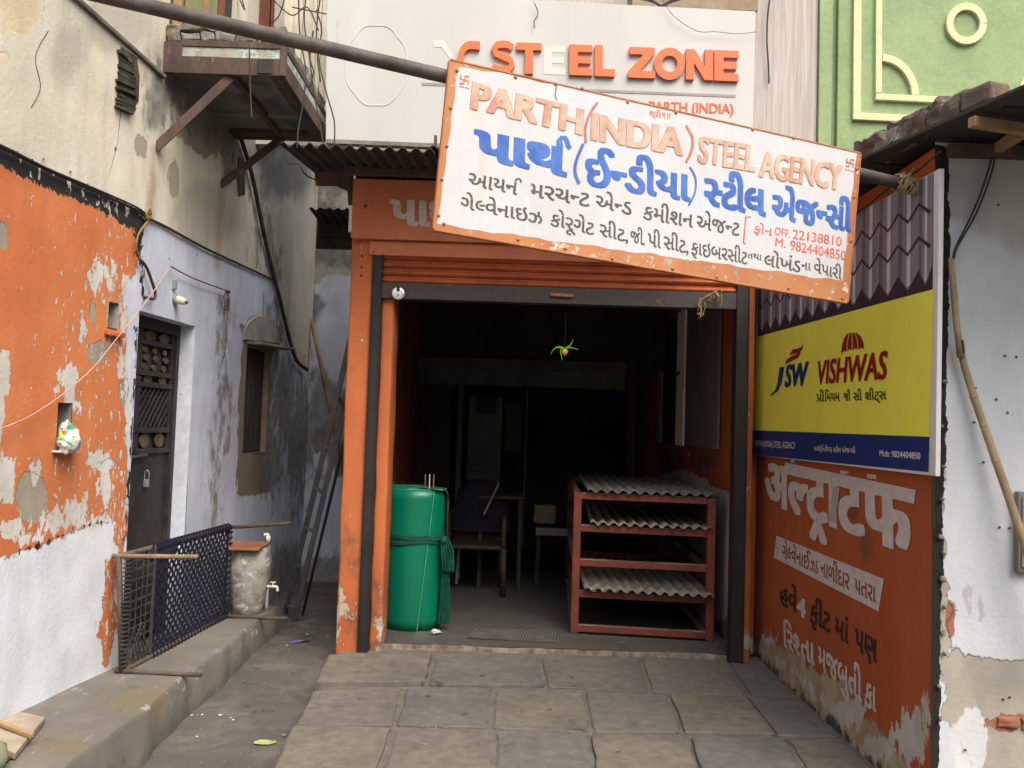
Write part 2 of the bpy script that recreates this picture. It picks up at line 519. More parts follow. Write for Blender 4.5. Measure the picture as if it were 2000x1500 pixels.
M['letter_orange'] = pmat('letter_orange', (.72, .15, .045), (.66, .13, .04), 2, .3, .05, 10, spec=.5, var=.04)

# ------------------------------------------------------------------ ground
ZP = .096                       # top of the house step
g = MB(); g.box((-14, -14, -.30), (14, 1.05, -.17)); g.build('ground', M['concrete'], kind='structure', label='dark trodden ground of the street in front of the shop')
mfl = lmat('alley_concrete', ((.105, .098, .088), (.075, .07, .064)), [
    dict(a=None, th=-.35, c=(.165, .155, .135), s=4, amp=1.1, e=.6, o=.7), dict(a=None, th=-.6, c=(.045, .042, .038), s=7, amp=1.1, e=.4, o=.7), dict(a=None, th=-1.1, c=(.24, .225, .20), s=30, amp=1.3, e=.1, o=.7)], rough=.8, st=(1, 1, 1), bump=.5)
def floor_sheet(name, x0, x1, y0, y1, zf, mat, step=.06, **kw):
    xs = lines(x0, x1, step); ys = lines(y0, y1, step); nu = len(xs)
    vs = [(x, y, zf(x, y)+noise.noise(Vector((x*1.5, y*1.5, 0)))*.006) for y in ys for x in xs]
    fs = [(j*nu+i, j*nu+i+1, (j+1)*nu+i+1, (j+1)*nu+i) for j in range(len(ys)-1) for i in range(nu-1)]
    mb = MB(); mb.add(vs, fs); return mb.build(name, mat, smooth=True, **kw)
zal = lambda x, y: -.15 + max(0, (y-4))*.022
floor_sheet('alley_floor', -1.80, -.55, 1.0, 5.75, zal, mfl, kind='structure', label='dark swept cement floor of the side alley')
floor_sheet('alley_floor', -2.3, -1.06, 5.755, 8.5, lambda x, y: zal(x, y)-.002, mfl, kind='structure', label='shaded inner end of the alley floor')

# paving stones in front of the shop: corners are the joints seen in the photo, on the plane z = 0
pav_mats = []
for i, (a, b) in enumerate([((.150, .136, .116), (.115, .106, .092)), ((.130, .128, .118), (.104, .103, .097)), ((.158, .143, .116), (.122, .112, .095)), ((.142, .129, .116), (.108, .10, .092)), ((.125, .119, .108), (.145, .134, .115))]):
    pav_mats.append(pmat('sandstone_%s' % 'abcde'[i], a, b, 2.6, .8, 1.3, 26, spots=[((.23, .21, .185), .655, 7), ((.075, .07, .064), .64, 6), ((.05, .047, .044), .70, 18)], var=.2))
M['joint'] = pmat('joint', (.105, .096, .085), (.15, .14, .12), 9, .9, .9, 50)
rows = [
 ([(640, 1282), (848, 1280), (1052, 1282), (1254, 1286), (1420, 1292), (1500, 1297)], [(612, 1338), (835, 1339), (1068, 1343), (1272, 1351), (1463, 1358), (1570, 1365)]),
 ([(606, 1342), (790, 1342), (964, 1343), (1141, 1348), (1303, 1354), (1456, 1358), (1590, 1366)], [(572, 1412), (771, 1418), (961, 1423), (1155, 1430), (1337, 1434), (1519, 1437), (1690, 1442)]),
 ([(569, 1414), (771, 1420), (962, 1426), (1149, 1432), (1339, 1437), (1535, 1441), (1700, 1447)], [(524, 1515), (738, 1520), (966, 1524), (1162, 1528), (1376, 1531), (1592, 1534), (1800, 1540)])]
terr = empty('paved_terrace', (0, 4, 0), kind='structure')
base = MB(); base.hexa([Vector((-1.10, 5.95, -.18)), Vector((1.73, 5.95, -.18)), Vector((1.73, 1.0, -.18)), Vector((-.72, 1.0, -.18)),
    Vector((-1.10, 5.95, -.012)), Vector((1.73, 5.95, -.012)), Vector((1.73, 1.0, -.012)), Vector((-.72, 1.0, -.012))])
ob = base.build('bedding', M['joint'], terr)
quads = []
for top, bot in rows:
    for i in range(len(top)-1):
        q = [oz(*bot[i], 0), oz(*bot[i+1], 0), oz(*top[i+1], 0), oz(*top[i], 0)]
        quads.append(q)
y0 = 3.42
xs0 = [-1.0, -.5, -.07, .36, .79, 1.24, 1.72]
for r in range(4):
    xs = [x+(.2 if r % 2 else 0)*0 for x in xs0]; y1 = y0-.62
    sh = (.22 if r % 2 == 0 else 0)
    for i in range(6):
        a, b = xs[i]+(sh if i else 0), xs[i+1]+(sh if i < 5 else 0)
        quads.append([Vector((a, y1, 0)), Vector((b, y1, 0)), Vector((b, y0, 0)), Vector((a, y0, 0))])
    y0 = y1
for i, q in enumerate(quads):
    c = sum(q, Vector())/4
    gap = .011
    tilt = (rnd.uniform(-.009, .005), rnd.uniform(-.014, .014))
    if i == 0: tilt = (.016, .006)
    if i == 5: tilt = (-.010, .03)
    pts = []
    for p in q:
        d = (c-p); p2 = p + Vector((d.x/abs(d.x)*gap, d.y/abs(d.y)*gap, 0)); p2 += Vector((rnd.uniform(-.008, .008), rnd.uniform(-.008, .008), 0))
        p2.z = tilt[0] + tilt[1]*(p.x-c.x)
        if p2.x > 1.71: p2.x = 1.71
        pts.append(p2)
    # edges with small chips
    loop = []
    for k in range(4):
        a, b = pts[k], pts[(k+1) % 4]
        for t in (0, .03, .18, .36, .55, .72, .88, .97):
            p = a.lerp(b, t); nrm = Vector((-(b-a).y, (b-a).x, 0)).normalized()
            inn = .010 if t in (0, ) else 0
            p = p + nrm*(rnd.uniform(0, .011)+(.012 if t == 0 else 0)); loop.append(p)
    mb = MB(); n = len(loop)
    top = [p for p in loop]; low = [p-Vector((0, 0, .055))-(c-p).normalized()*.004 for p in loop]
    inner = [p+(c-p).normalized()*.012+Vector((0, 0, .004)) for p in loop]
    mb.add(inner+top+low, [tuple(range(n))]+[(n+i2, n+(i2+1) % n, (i2+1) % n, i2) for i2 in range(n)]+[(2*n+i2, 2*n+(i2+1) % n, n+(i2+1) % n, n+i2) for i2 in range(n)])
    pm = pav_mats[[0, 1, 3, 4, 1, 0, 1, 2, 4, 2, 1, 2, 0, 1, 2, 1][i] if i < 16 else rnd.randrange(5)]
    mb.build('paving_stone', pm, terr)

# house step (kerb) on the alley's left side
K0, K1 = oz(262, 1400, ZP), oz(507, 1213, ZP)
kd = (K1-K0).normalized()
mst = lmat('step_cement', ((.175, .165, .142), (.13, .122, .108)), [
    dict(a=None, th=-.2, c=(.115, .105, .09), s=3.2, amp=1.0, e=.5, o=.6), dict(a=None, th=-.7, c=(.32, .30, .27), s=13, amp=1.1, e=.2, o=.6, st=(1, .5, 1)),
    dict(a='yel', c=(.15, .125, .07), amp=.5, s=4, e=.5, o=.7), dict(a='worn', c=(.30, .285, .26), amp=.9, s=9, e=.15),
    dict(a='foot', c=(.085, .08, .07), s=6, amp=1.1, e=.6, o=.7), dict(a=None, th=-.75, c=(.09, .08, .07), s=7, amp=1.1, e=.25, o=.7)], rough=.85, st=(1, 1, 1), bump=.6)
def step_masks(q, X):
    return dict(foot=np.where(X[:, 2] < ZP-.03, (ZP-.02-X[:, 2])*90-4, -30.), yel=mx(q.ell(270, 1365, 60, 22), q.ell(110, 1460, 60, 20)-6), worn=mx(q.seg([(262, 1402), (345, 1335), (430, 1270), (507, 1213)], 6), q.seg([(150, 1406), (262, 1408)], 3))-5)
xs_ = lines(0, 1, .04); ys_ = lines(1.0, 6.55, .05)
def step_top(u, z): return None
vs = []; nu = len(xs_)+2
KX = lambda y: -1.71 + .012*sin(y*5) + .006*sin(y*17)
for y in ys_:
    xe = KX(y)
    row_ = [Vector((-2.45+(xe-.012+2.45)*t, y, ZP+noise.noise(Vector((t*3, y*2, 1)))*.006)) for t in xs_]
    row_ += [Vector((xe, y, ZP-.018)), Vector((xe+.012+noise.noise(Vector((y*4, 0, 3)))*.015, y, -.22))]
    vs += row_
fs = [(j*nu+i, j*nu+i+1, (j+1)*nu+i+1, (j+1)*nu+i) for j in range(len(ys_)-1) for i in range(nu-1)]
mb = MB(); mb.add(vs, fs); e0 = (len(ys_)-1)*nu
st_o = mb.build('house_step', mst, kind='structure', label='long cement step along the foot of the left wall')
autosmooth(st_o, 40)
X = np.array([tuple(v) for v in vs]); q_ = P2(*projn(X))
for nme, val in step_masks(q_, X).items():
    a = st_o.data.attributes.new(nme, 'FLOAT', 'POINT'); a.data.foreach_set('value', np.clip(val/20, -1.5, 1.5).astype(np.float32))
mb = MB(); mb.box((-2.45, 6.55, -.22), (-1.71, 6.56, ZP-.01)); mb.build('step_end', M['concrete'], st_o)

# ------------------------------------------------------------------ left wall
B_ = Vector((-2.155, 4.9, 0)); A_ = Vector((-2.27, 3.963, 0)); C_ = Vector((-1.982, 8.46, 0))
d1 = (B_-A_).normalized(); d2 = (C_-B_).normalized()
S0 = A_ - d1*3.0
L1 = (B_-S0).length; L2 = (C_-B_).length
n1 = Vector((d1.y, -d1.x, 0)); n2 = Vector((d2.y, -d2.x, 0))
def lw(u, z, off=0):
    if u <= L1: return S0+d1*u+Vector((0, 0, z))+n1*off
    return B_+d2*(u-L1)+Vector((0, 0, z))+n2*off
def lwp(px, py, off=0):
    p = opl(px, py, S0+n1*off, n1)
    if (p-S0).dot(d1) > L1: p = opl(px, py, B_+n2*off, n2)
    return p
def lwu(px, py):
    p = lwp(px, py)
    u = (p-S0).dot(d1)
    if u > L1: u = L1+(p-B_).dot(d2)
    return u, p.z
du0, dz1 = lwu(272, 606); du1, _ = lwu(381, 640)
DOOR = (du0, du1, ZP-.05, dz1)
wu0, wz1 = lwu(483, 676); wu1, _ = lwu(526, 700); _, wz0 = lwu(500, 884)
WIN = (wu0, wu1, wz0, wz1)
a_, zt_ = lwu(213, 588); b_, _ = lwu(233, 600); _, zb_ = lwu(222, 641)
NI1 = (a_, b_, zb_, zt_)
a_, zt_ = lwu(112, 786); b_, _ = lwu(140, 800); _, zb_ = lwu(125, 880)
NI2 = (a_, b_, zb_, zt_)
holes = [DOOR, WIN, NI1, NI2]
us = lines(0, L1+L2, .026, [h[0] for h in holes]+[h[1] for h in holes])
zs = lines(-.25, 6.2, .03, [h[2] for h in holes]+[h[3] for h in holes])
def lw_masks(q, X):
    m = {}
    Y, XX = q.Y, q.X
    m['lav'] = q.poly([(284, 430), (400, 488), (540, 548), (575, 700), (600, 722), (700, 760), (700, 1400), (150, 1500), (236, 1090), (250, 900), (245, 560), (266, 500)])
    m['loww'] = q.poly([(-1500, 1680), (0, 1088), (80, 1062), (160, 1028), (218, 1010), (246, 1060), (246, 1500), (-1500, 2600)])
    m['orange'] = mx(q.poly([(-1500, -420), (0, 318), (100, 366), (180, 398), (262, 444), (274, 470), (272, 505), (262, 540), (238, 566), (248, 620), (243, 700), (241, 800), (250, 900), (248, 1000), (243, 1080), (232, 1092), (222, 1016), (160, 1032), (80, 1066), (0, 1092), (-1500, 1700)]),
        q.poly([(205, 1095), (226, 1090), (232, 1120), (222, 1165), (230, 1195), (222, 1250), (213, 1300), (202, 1302), (192, 1235), (204, 1160)]))
    d = np.full(XX.shape, -13.2)
    d = d + np.clip((Y-860)/180, 0, 1)*4.5 + np.clip((XX-150)/100, 0, 1)*3.0*(Y > 470) + np.clip((0-XX)/100, 0, 1)*0
    d = mx(d, q.poly([(-60, 690), (18, 686), (21, 750), (10, 800), (4, 900), (-60, 905)]), q.ell(133, 745, 17, 36), q.ell(165, 640, 10, 22), q.ell(189, 540, 16, 32), q.ell(218, 530, 12, 26),
        q.ell(226, 668, 9, 9), q.poly([(-80, 893), (30, 898), (26, 985), (-80, 990)]), q.ell(195, 900, 24, 20), q.ell(203, 950, 13, 30), q.ell(112, 1015, 32, 22), q.ell(145, 1002, 26, 26), q.ell(190, 1022, 32, 12),
        q.seg([(243, 545), (245, 640), (238, 735), (246, 765)], 13), q.ell(150, 800, 8, 14), q.ell(20, 1030, 26, 20), q.ell(72, 920, 8, 26), q.ell(60, 1050, 40, 12), q.ell(-150, 760, 60, 120), q.ell(-260, 400, 50, 60))
    m['peel'] = np.where(m['orange'] < -9, np.minimum(d, -29), d)
    m['bare'] = mx(q.ell(62, 972, 32, 50), q.ell(182, 612, 7, 25), q.ell(190, 688, 20, 22), q.ell(242, 765, 9, 22), q.ell(340, 350, 10, 36), q.ell(276, 286, 11, 24), q.ell(5, 460, 9, 30), q.ell(212, 905, 20, 10),
        q.poly([(345, 232), (420, 262), (420, 300), (400, 310), (340, 262)]), q.poly([(372, 60), (400, 70), (380, 90)])-8)
    m['yel'] = mx(q.poly([(-900, -400), (92, -60), (86, 40), (52, 72), (20, 62), (-20, 90), (-600, 300)]), q.ell(4, 115, 12, 16))-2
    m['tan'] = mx(q.poly([(466, 622), (480, 640), (548, 634), (552, 668), (532, 690), (527, 830), (530, 962), (498, 968), (461, 970), (466, 800), (474, 660)]))
    m['mould'] = mx(q.ell(302, 185, 13, 50), q.ell(322, 232, 12, 22), q.seg([(325, 175), (370, 235), (440, 300), (470, 330)], 26), q.ell(450, 328, 16, 30), q.seg([(437, 585), (440, 640), (436, 700), (430, 800), (425, 880), (418, 1020)], 9), q.seg([(443, 740), (446, 850), (430, 905)], 6),  # the slanting streak under the balcony is painted shade and grime, not mould
        q.ell(555, 790, 30, 120)-3, q.ell(530, 900, 25, 70)-4, q.ell(585, 860, 30, 140), q.seg([(545, 590), (552, 650)], 9), q.ell(522, 610, 10, 22)-4, q.seg([(475, 275), (520, 460), (535, 540)], 28)-2, q.ell(600, 1150, 100, 90), q.ell(505, 460, 16, 50)-2)
    m['stain'] = mx(q.ell(350, 130, 80, 50), q.ell(400, 420, 60, 60), q.ell(230, 40, 60, 60), q.ell(120, 1240, 40, 50)-4, q.ell(380, 1010, 20, 70)-3, q.ell(362, 930, 10, 60), q.seg([(30, 1420), (140, 1340), (230, 1290)], 26)-2, q.ell(480, 1060, 60, 90), q.ell(65, 1390, 10, 26)+2, q.ell(130, 100, 40, 70)-6)
    m['rust'] = mx(q.seg([(300, 290), (298, 360), (293, 430)], 13), q.seg([(431, 362), (429, 440), (426, 520)], 7), q.seg([(283, 415), (280, 460)], 6)-5)
    m['grey'] = q.poly([(478, 662), (476, 640), (490, 620), (508, 614), (528, 620), (542, 640), (546, 662), (540, 648), (520, 655)])
    band = q.poly([(-1500, -480), (0, 286), (90, 331), (180, 372), (262, 408), (287, 420), (280, 440), (276, 500), (268, 500), (262, 447), (180, 402), (100, 370), (0, 322), (-1500, -400)])
    m['band'] = mx(band+1, q.seg([(272, 440), (276, 520), (280, 585)], 7)-2, q.seg([(0, 1092), (80, 1064), (160, 1030), (214, 1012)], 13)-4.5, q.seg([(-1500, 1690), (0, 1092)], 13)-6, q.seg([(268, 640), (262, 800), (252, 950), (247, 1060)], 9)-2)
    m['fleck'] = -16.2 + np.clip((XX-90)/120, 0, 1)*5.5 + np.clip((Y-840)/160, 0, 1)*4 - 30*(m['orange'] < 0)
    m['grime_shade'] = mx(q.poly([(320, 150), (450, 150), (600, 270), (520, 330), (470, 330), (400, 270)]), q.seg([(330, 170), (300, 240)], 20), q.ell(560, 340, 60, 50)-3)  # grime with the balcony's shade painted into the wall below it
    # black gloss inside the band flakes off
    m['flake'] = np.where(band > 0, -8.5, -30)
    return m
CRM = ((.60, .565, .46), (.51, .48, .395))
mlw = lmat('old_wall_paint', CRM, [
    dict(a='yel', c=((.62, .53, .36), (.56, .46, .30)), amp=.7, s=7, e=.04, h=-.3),
    dict(a=None, th=-.12, c=(.66, .655, .61), s=2.2, amp=.9, e=.5, o=.6, st=(1, 1, .4)),
    dict(a=None, th=-.42, c=(.33, .305, .25), s=5, amp=.9, e=.5, o=.5, st=(1.5, 1.5, .16)),
    dict(a='stain', c=(.27, .255, .22), amp=.9, s=3, e=.8, o=.5),
    dict(a='grime_shade', c=(.13, .125, .115), amp=.9, s=4, e=.9, o=.75),
    dict(a='lav', c=((.55, .60, .73), (.47, .51, .62)), amp=.25, s=8, e=.08),
    dict(a='loww', c=((.66, .71, .78), (.58, .62, .67)), amp=.3, s=12, e=.05),
    dict(a=None, th=-.62, c=(.30, .30, .31), amp=1.1, s=4, e=.5, o=.38, st=(1.3, 1.3, .25)),
    dict(a='tan', c=((.27, .215, .14), (.20, .165, .12)), amp=.3, s=14, e=.05, h=-.3),
    dict(a='orange', c=((.58, .21, .085), (.50, .155, .06)), s2=1.5, amp=.42, s=16, e=.03, h=.5),
    dict(a='bare', c=((.34, .31, .25), (.27, .245, .20)), amp=.28, s=14, e=.03, h=-.6),
    dict(a='fleck', c=((.66, .65, .63), (.55, .53, .49)), amp=1.2, s=36, e=.05, h=-.4, st=(1, 1, .4)),
    dict(a='peel', c=((.62, .61, .60), (.50, .48, .44)), amp=1.0, s=19, e=.03, h=-.5),
    dict(a='grey', c=(.13, .13, .13), amp=.25, s=9, e=.2),
    dict(a='mould', c=((.11, .105, .10), (.24, .235, .225)), s2=22, amp=1.3, s=10, e=.55, o=.8),
    dict(a='rust', c=(.30, .19, .09), amp=.3, s=6, e=.5, o=.7),
    dict(a='band', c=(.026, .026, .030), amp=.5, s=24, e=.04, h=.3),
    dict(a='flake', c=((.55, .54, .50), (.45, .44, .40)), amp=1.35, s=15, e=.04, h=-.3),
    dict(a=None, th=-1.25, c=(.16, .14, .12), amp=1.25, s=38, e=.2, o=.55, st=(1, 1, .8)),
], bump=.75)
wall = empty('old_house_wall', S0, 'old house wall with cream, peeling orange and bluish white paint along the alley', 'house wall')
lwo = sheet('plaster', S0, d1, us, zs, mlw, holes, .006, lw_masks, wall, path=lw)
mrev = pmat('reveal_white', (.60, .65, .75), (.52, .56, .65), 4, .85, .4, 40, spots=[((.2, .17, .13), .7, 9)])
mrevg = pmat('reveal_grey', (.33, .32, .30), (.22, .21, .19), 4, .9, .6, 40)
mrevt = pmat('reveal_tan', (.26, .21, .145), (.19, .155, .11), 4, .9, .6, 40)
def recess(h, dep, mat, matb, bottom=True, name='recess'):
    u0, u1, z0, z1 = h; mb = MB(); e = .001
    a = [lw(u0, z0), lw(u1, z0), lw(u1, z1), lw(u0, z1)]
    b = [lw(u0, z0, -dep), lw(u1, z0, -dep), lw(u1, z1, -dep), lw(u0, z1, -dep)]
    mb.add(a+b, [(1, 2, 6, 5), (2, 3, 7, 6), (3, 0, 4, 7)]+([(0, 1, 5, 4)] if bottom else []))
    mb.build(name, mat, wall)
    if matb:
        mb = MB(); mb.add(b, [(0, 1, 2, 3)]); mb.build(name+'_back', matb, wall)
recess(DOOR, .145, mrev, None, False, 'door_reveal')
recess(WIN, .065, mrevt, M['wood_old'], True, 'window_reveal')
recess(NI1, .10, mrevg, mrevg, True, 'niche'); recess(NI2, .10, mrevg, mrevg, True, 'niche')
# sills of the two niches, arch and hood of the window
p0, p1 = lwp(208, 646, .0), lwp(240, 652, .0)
sb = MB(); sb.bar(lwp(209, 648, .012), lwp(239, 655, .012), .03, .03); roughen(sb.build('niche_sill', M['orange_paint'], wall, bev=.006), .01, 20)
sb = MB(); sb.bar(lwp(107, 881, .02), lwp(145, 883, .02), .05, .012); roughen(sb.build('niche_sill', M['white_paint'], wall, bev=.003), .006, 20)
hood = MB()
a = lwp(481, 672, .0); b = lwp(545, 684, .0)
hood.add([a, b, b+n2*.15+Vector((0, -.03, 0)), a+n2*.12, a+Vector((0, 0, .022)), b+Vector((0, 0, .022)), b+n2*.15+Vector((0, -.03, .02)), a+n2*.12+Vector((0, 0, .02))],
    [(0, 1, 2, 3), (7, 6, 5, 4), (0, 4, 5, 1), (1, 5, 6, 2), (2, 6, 7, 3), (3, 7, 4, 0)])
hood.build('window_hood', M['concrete'], wall, bev=.004)
ar = MB(); c = lwp(510, 662); 
pts = [lwp(*p, off=.018) for p in [(478, 664), (479, 645), (488, 627), (500, 618), (512, 615), (526, 620), (538, 632), (545, 650), (547, 672)]]
ar.prism(pts, n2*-.03); ar.build('arch_infill', mrevg, wall, bev=.008)
# window: planks, rail
wu = (WIN[0]+WIN[1])/2; ww = (WIN[1]-WIN[0])
win = wall
for k in range(3):
    a0 = WIN[0]+ww*k/3+.006; a1 = WIN[0]+ww*(k+1)/3-.006
    mb = MB(); mb.hexa([lw(a0, WIN[2]+.01, -.062), lw(a1, WIN[2]+.01, -.062), lw(a1, WIN[2]+.01, -.04+.006*(k % 2)), lw(a0, WIN[2]+.01, -.04+.006*(k % 2)),
        lw(a0, WIN[3]-.01, -.062), lw(a1, WIN[3]-.01, -.062), lw(a1, WIN[3]-.01, -.04+.006*(k % 2)), lw(a0, WIN[3]-.01, -.04+.006*(k % 2))])
    mb.build('window_plank', M['wood_old'], wall, bev=.004)
# dark strip standing for the shadow gap where the upper wall sets back, and the rotten beam ends
mb = MB(); mb.bar(lwp(-120, -260, .012), lwp(150, 0, .012), .035, .03); mb.bar(lwp(150, 0, .012), lwp(320, 150, .012), .035, .025)
roughen(mb.build('shadow_gap_strip', M['stone_dark'], wall, bev=.006), .01, 12)
def beam_end(pts, off, n, name, label=None):
    mb = MB()
    P = [Vector(p) for p in pts]
    mb.prism([p+n*off for p in P], -n*(off+.02))
    o = mb.build(name, M['wood_old'], wall)
    return o
# layered rotten timber, built as a stack of thin uneven laths
tp = [(237, 92), (268, 112), (272, 150), (271, 200), (255, 212), (233, 190)]
mb = MB(); mb.prism([lwp(*p, off=.010) for p in tp], -n1*.03); roughen(mb.build('rotten_timber', M['wood_old'], wall), .008, 25)
for k in range(16):
    t = k/15; y = 95+t*108
    xl = 236-3*t; xr = 262+10*min(1, t*3)-(8 if k % 3 == 0 else rnd.uniform(0, 5))*1.0
    dy = 8
    mb = MB(); o_ = .012+rnd.uniform(0, .02)
    a, b, c, d = lwp(xl, y+t*2, o_), lwp(xr, y+14+rnd.uniform(-2, 2), o_), lwp(xr-2, y+14+dy, o_), lwp(xl, y+dy-1, o_)
    mb.prism([a, b, c, d], -n1*(o_+.01)); roughen(mb.build('rotten_timber_strip', M['wood_old'], wall, bev=.003), .006, 25)
mb = MB(); mb.prism([lwp(*p, off=.012) for p in [(466, 305), (478, 310), (481, 345), (480, 380), (466, 386), (464, 350)]], -n2*.02)
roughen(mb.build('charred_beam_end', M['wood_old'], wall, bev=.004), .012, 20)

# door
dr = empty('metal_door', lw((DOOR[0]+DOOR[1])/2, ZP, -.12), 'black steel house door with discs and diamond lattice, padlocked', 'door')
Wd = DOOR[1]-DOOR[0]; Hd = DOOR[3]-ZP
def dp(a, b, off=0): return lw(DOOR[0]+a*Wd, ZP+b*Hd, -.145+off)
def dbox(a0, a1, b0, b1, o0, o1, name, mat, bev=.003, par=dr):
    mb = MB(); mb.hexa([dp(a0, b0, o0), dp(a1, b0, o0), dp(a1, b0, o1), dp(a0, b0, o1), dp(a0, b1, o0), dp(a1, b1, o0), dp(a1, b1, o1), dp(a0, b1, o1)])
    return mb.build(name, mat, par, bev=bev)
dbox(0, 1, 0, 1, -.02, 0, 'door_backing', M['dark_room'], 0)
dbox(0, .06, 0, 1, 0, .05, 'door_frame', M['black_steel']); dbox(.94, 1, 0, 1, 0, .05, 'door_frame', M['black_steel']); dbox(.06, .94, .965, 1, 0, .05, 'door_frame', M['black_steel'])
dbox(.06, .94, .02, .59, .01, .022, 'door_panel', M['black_steel'])
dbox(.30, .38, .59, .965, .01, .035, 'door_stile', M['black_steel'])
dbox(.06, .11, .59, .965, .01, .035, 'door_stile', M['black_steel']); dbox(.89, .94, .59, .965, .01, .035, 'door_stile', M['black_steel'])
for b in (.59, .655, .795, .83, .925): dbox(.06, .94, b-.008, b+.008, .012, .04, 'door_rail', M['black_steel'])
def disc(a, b, ra, rb, mat=M['brass']):
    mb = MB(); pts = [dp(a+ra*cos(2*pi*k/16), b+rb*sin(2*pi*k/16), .012) for k in range(16)]
    mb.prism(pts, n2*.012); mb.build('door_disc', mat, dr, bev=.003)
for a in (.20, .52, .78):
    disc(a, .623, .08, .024); disc(a, .947, .09, .017); 
for a in (.2, .52, .78): disc(a, .812, .07, .013)
for a in (.2, .45, .62, .8):
    for b in (.85, .878, .903): disc(a+(.03 if b == .878 else 0), b, .035+.01*(b == .878), .010)
for k in range(-6, 12):
    for s in (1, -1):
        # lattice bars clipped to the panel
        a0 = .38+k*.075; p = []
        for t in (0, 1): p.append((a0+s*(.30*t-.15)+.12, .662+.126*t))
        (xa, ya), (xb, yb) = p
        lo, hi = .385, .885
        def clip(x, y, x2, y2, lim):
            t = (lim-x)/(x2-x); return lim, y+(y2-y)*t
        if max(xa, xb) < lo or min(xa, xb) > hi: continue
        if xa < lo: xa, ya = clip(xa, ya, xb, yb, lo)
        if xb < lo: xb, yb = clip(xb, yb, xa, ya, lo)
        if xa > hi: xa, ya = clip(xa, ya, xb, yb, hi)
        if xb > hi: xb, yb = clip(xb, yb, xa, ya, hi)
        mb = MB(); mb.bar(dp(xa, ya, .02+.006*s), dp(xb, yb, .02+.006*s), .012, .006, up=n2); mb.build('lattice_bar', M['black_steel'], dr)
lock = empty('padlock', dp(.42, .33, .04), 'small grey steel padlock hanging on the black house door', 'padlock')
c = lwp(286, 940, -.10)
mb = MB(); mb.box(c+Vector((-.016, -.010, -.036)), c+Vector((.016, .010, .012))); mb.build('lock_body', M['lock_grey'], lock, bev=.004)
mb = MB(); mb.tube(smooth_path([c+Vector((-.013, 0, .01)), c+Vector((-.013, 0, .05)), c+Vector((0, 0, .068)), c+Vector((.013, 0, .05)), c+Vector((.013, 0, .01))]), .0032, 6); mb.build('shackle', M['lock_grey'], lock, smooth=True)
lock.location = c
for ch in lock.children: ch.matrix_parent_inverse = Matrix.Translation(-c)
mb = MB(); mb.bar(dp(.15, .575, .05), dp(.5, .580, .05), .012, .014); mb.build('door_bolt', M['rust_steel'], dr)

# ------------------------------------------------------------------ back wall of the alley and shop's flank
YB = 8.40
def bk_masks(q, X):
    return dict(lav=q.poly([(560, 520), (600, 560), (640, 540), (720, 530), (720, 1300), (500, 1300), (540, 600)]),
        mould=mx(q.ell(640, 800, 45, 60), q.ell(600, 830, 20, 120), q.ell(660, 870, 20, 50), q.ell(600, 600, 30, 60)-4, q.ell(650, 500, 60, 26)-4, q.ell(655, 370, 20, 26), q.ell(620, 330, 36, 60)-4, q.ell(640, 1180, 90, 90)+4, q.seg([(604, 450), (604, 560), (600, 740)], 4), q.ell(625, 430, 26, 50), q.ell(590, 370, 30, 40)-6),
        bare=mx(q.ell(628, 860, 24, 26)-2, q.ell(530, 450, 6, 22)))
mbk = lmat('back_wall_paint', ((.54, .52, .45), (.45, .435, .38)), [
    dict(a=None, th=-.3, c=(.27, .26, .235), amp=1.1, s=4, e=.6, o=.55, st=(1.4, 1, .25)),
    dict(a='lav', c=((.62, .67, .79), (.52, .565, .67)), amp=.5, s=9, e=.15),
    dict(a='bare', c=(.25, .235, .21), amp=.5, s=12, e=.05, h=-.4),
    dict(a='mould', c=((.12, .12, .12), (.22, .215, .21)), s2=18, amp=1.2, s=8, e=.5, o=.8)], bump=.6)
bw = sheet('alley_end_wall', (-2.4, YB, 0), (1, 0, 0), lines(0, 1.36, .04), lines(-.2, 6.2, .04), mbk, (), .006, bk_masks,
    label='damp stained wall closing the far end of the alley', cat='wall')
# ------------------------------------------------------------------ cream upper wall and shutters above the balcony (behind it)
# ------------------------------------------------------------------ balcony on the left wall
YA = lwp(318, 143).y
a = oy(318, 143, YA); b = oy(555, 147, YA); zbal = (a.z+b.z)/2
XR = b.x
YBc = oz(600, 271, zbal).y
def lx(y): return (B_+d2*((y-4.9)/d2.y)).x
bal = empty('balcony', (-1.8, 5.9, zbal), 'small rusty steel framed balcony jutting from the old house wall over the alley', 'balcony')
def bb(x0, y0, z0, x1, y1, z1, name, mat, bev=.003, rg=0, sub=0):
    mb = MB(); mb.box((x0, y0, zbal+z0), (x1, y1, zbal+z1)); o = mb.build(name, mat, bal, bev=bev)
    if rg: roughen(o, rg, 14, sub)
    return o
msl = pmat('slab_underside', (.20, .195, .175), (.10, .10, .095), 3, .9, .5, 40, spots=[((.07, .075, .07), .6, 3)])
mteal = pmat('teal_flake', (.34, .40, .36), (.30, .27, .20), 9, .85, .6, 40, spots=[((.42, .58, .55), .56, 9), ((.20, .16, .12), .62, 12)])
bb(lx(YA)-.02, YA+.03, .03, XR-.03, YBc, .09, 'slab', msl, 0)
bb(lx(YA), YA, 0, XR, YA+.025, .105, 'fascia_channel', M['rust_steel'])
bb(lx(YA)+.0, YA+.006, .105, XR-.01, YA+.03, .165, 'fascia_plaster', mteal, .002, .004, 6)
bb(lx(YA)+.10, YA-.002, .165, XR, YA+.025, .205, 'fascia_channel', M['rust_steel'])
bb(lx(YA)-.0, YA-.004, .0, lx(YA)+.11, YA+.0, .19, 'fascia_plate', M['rust_steel'])
bb(XR-.025, YA+.03, 0, XR, YBc+.05, .105, 'side_channel', M['rust_steel'])
bb(XR-.02, YA+.03, .105, XR-.006, YBc+.05, .165, 'side_plaster', mteal, .002, .004, 6)
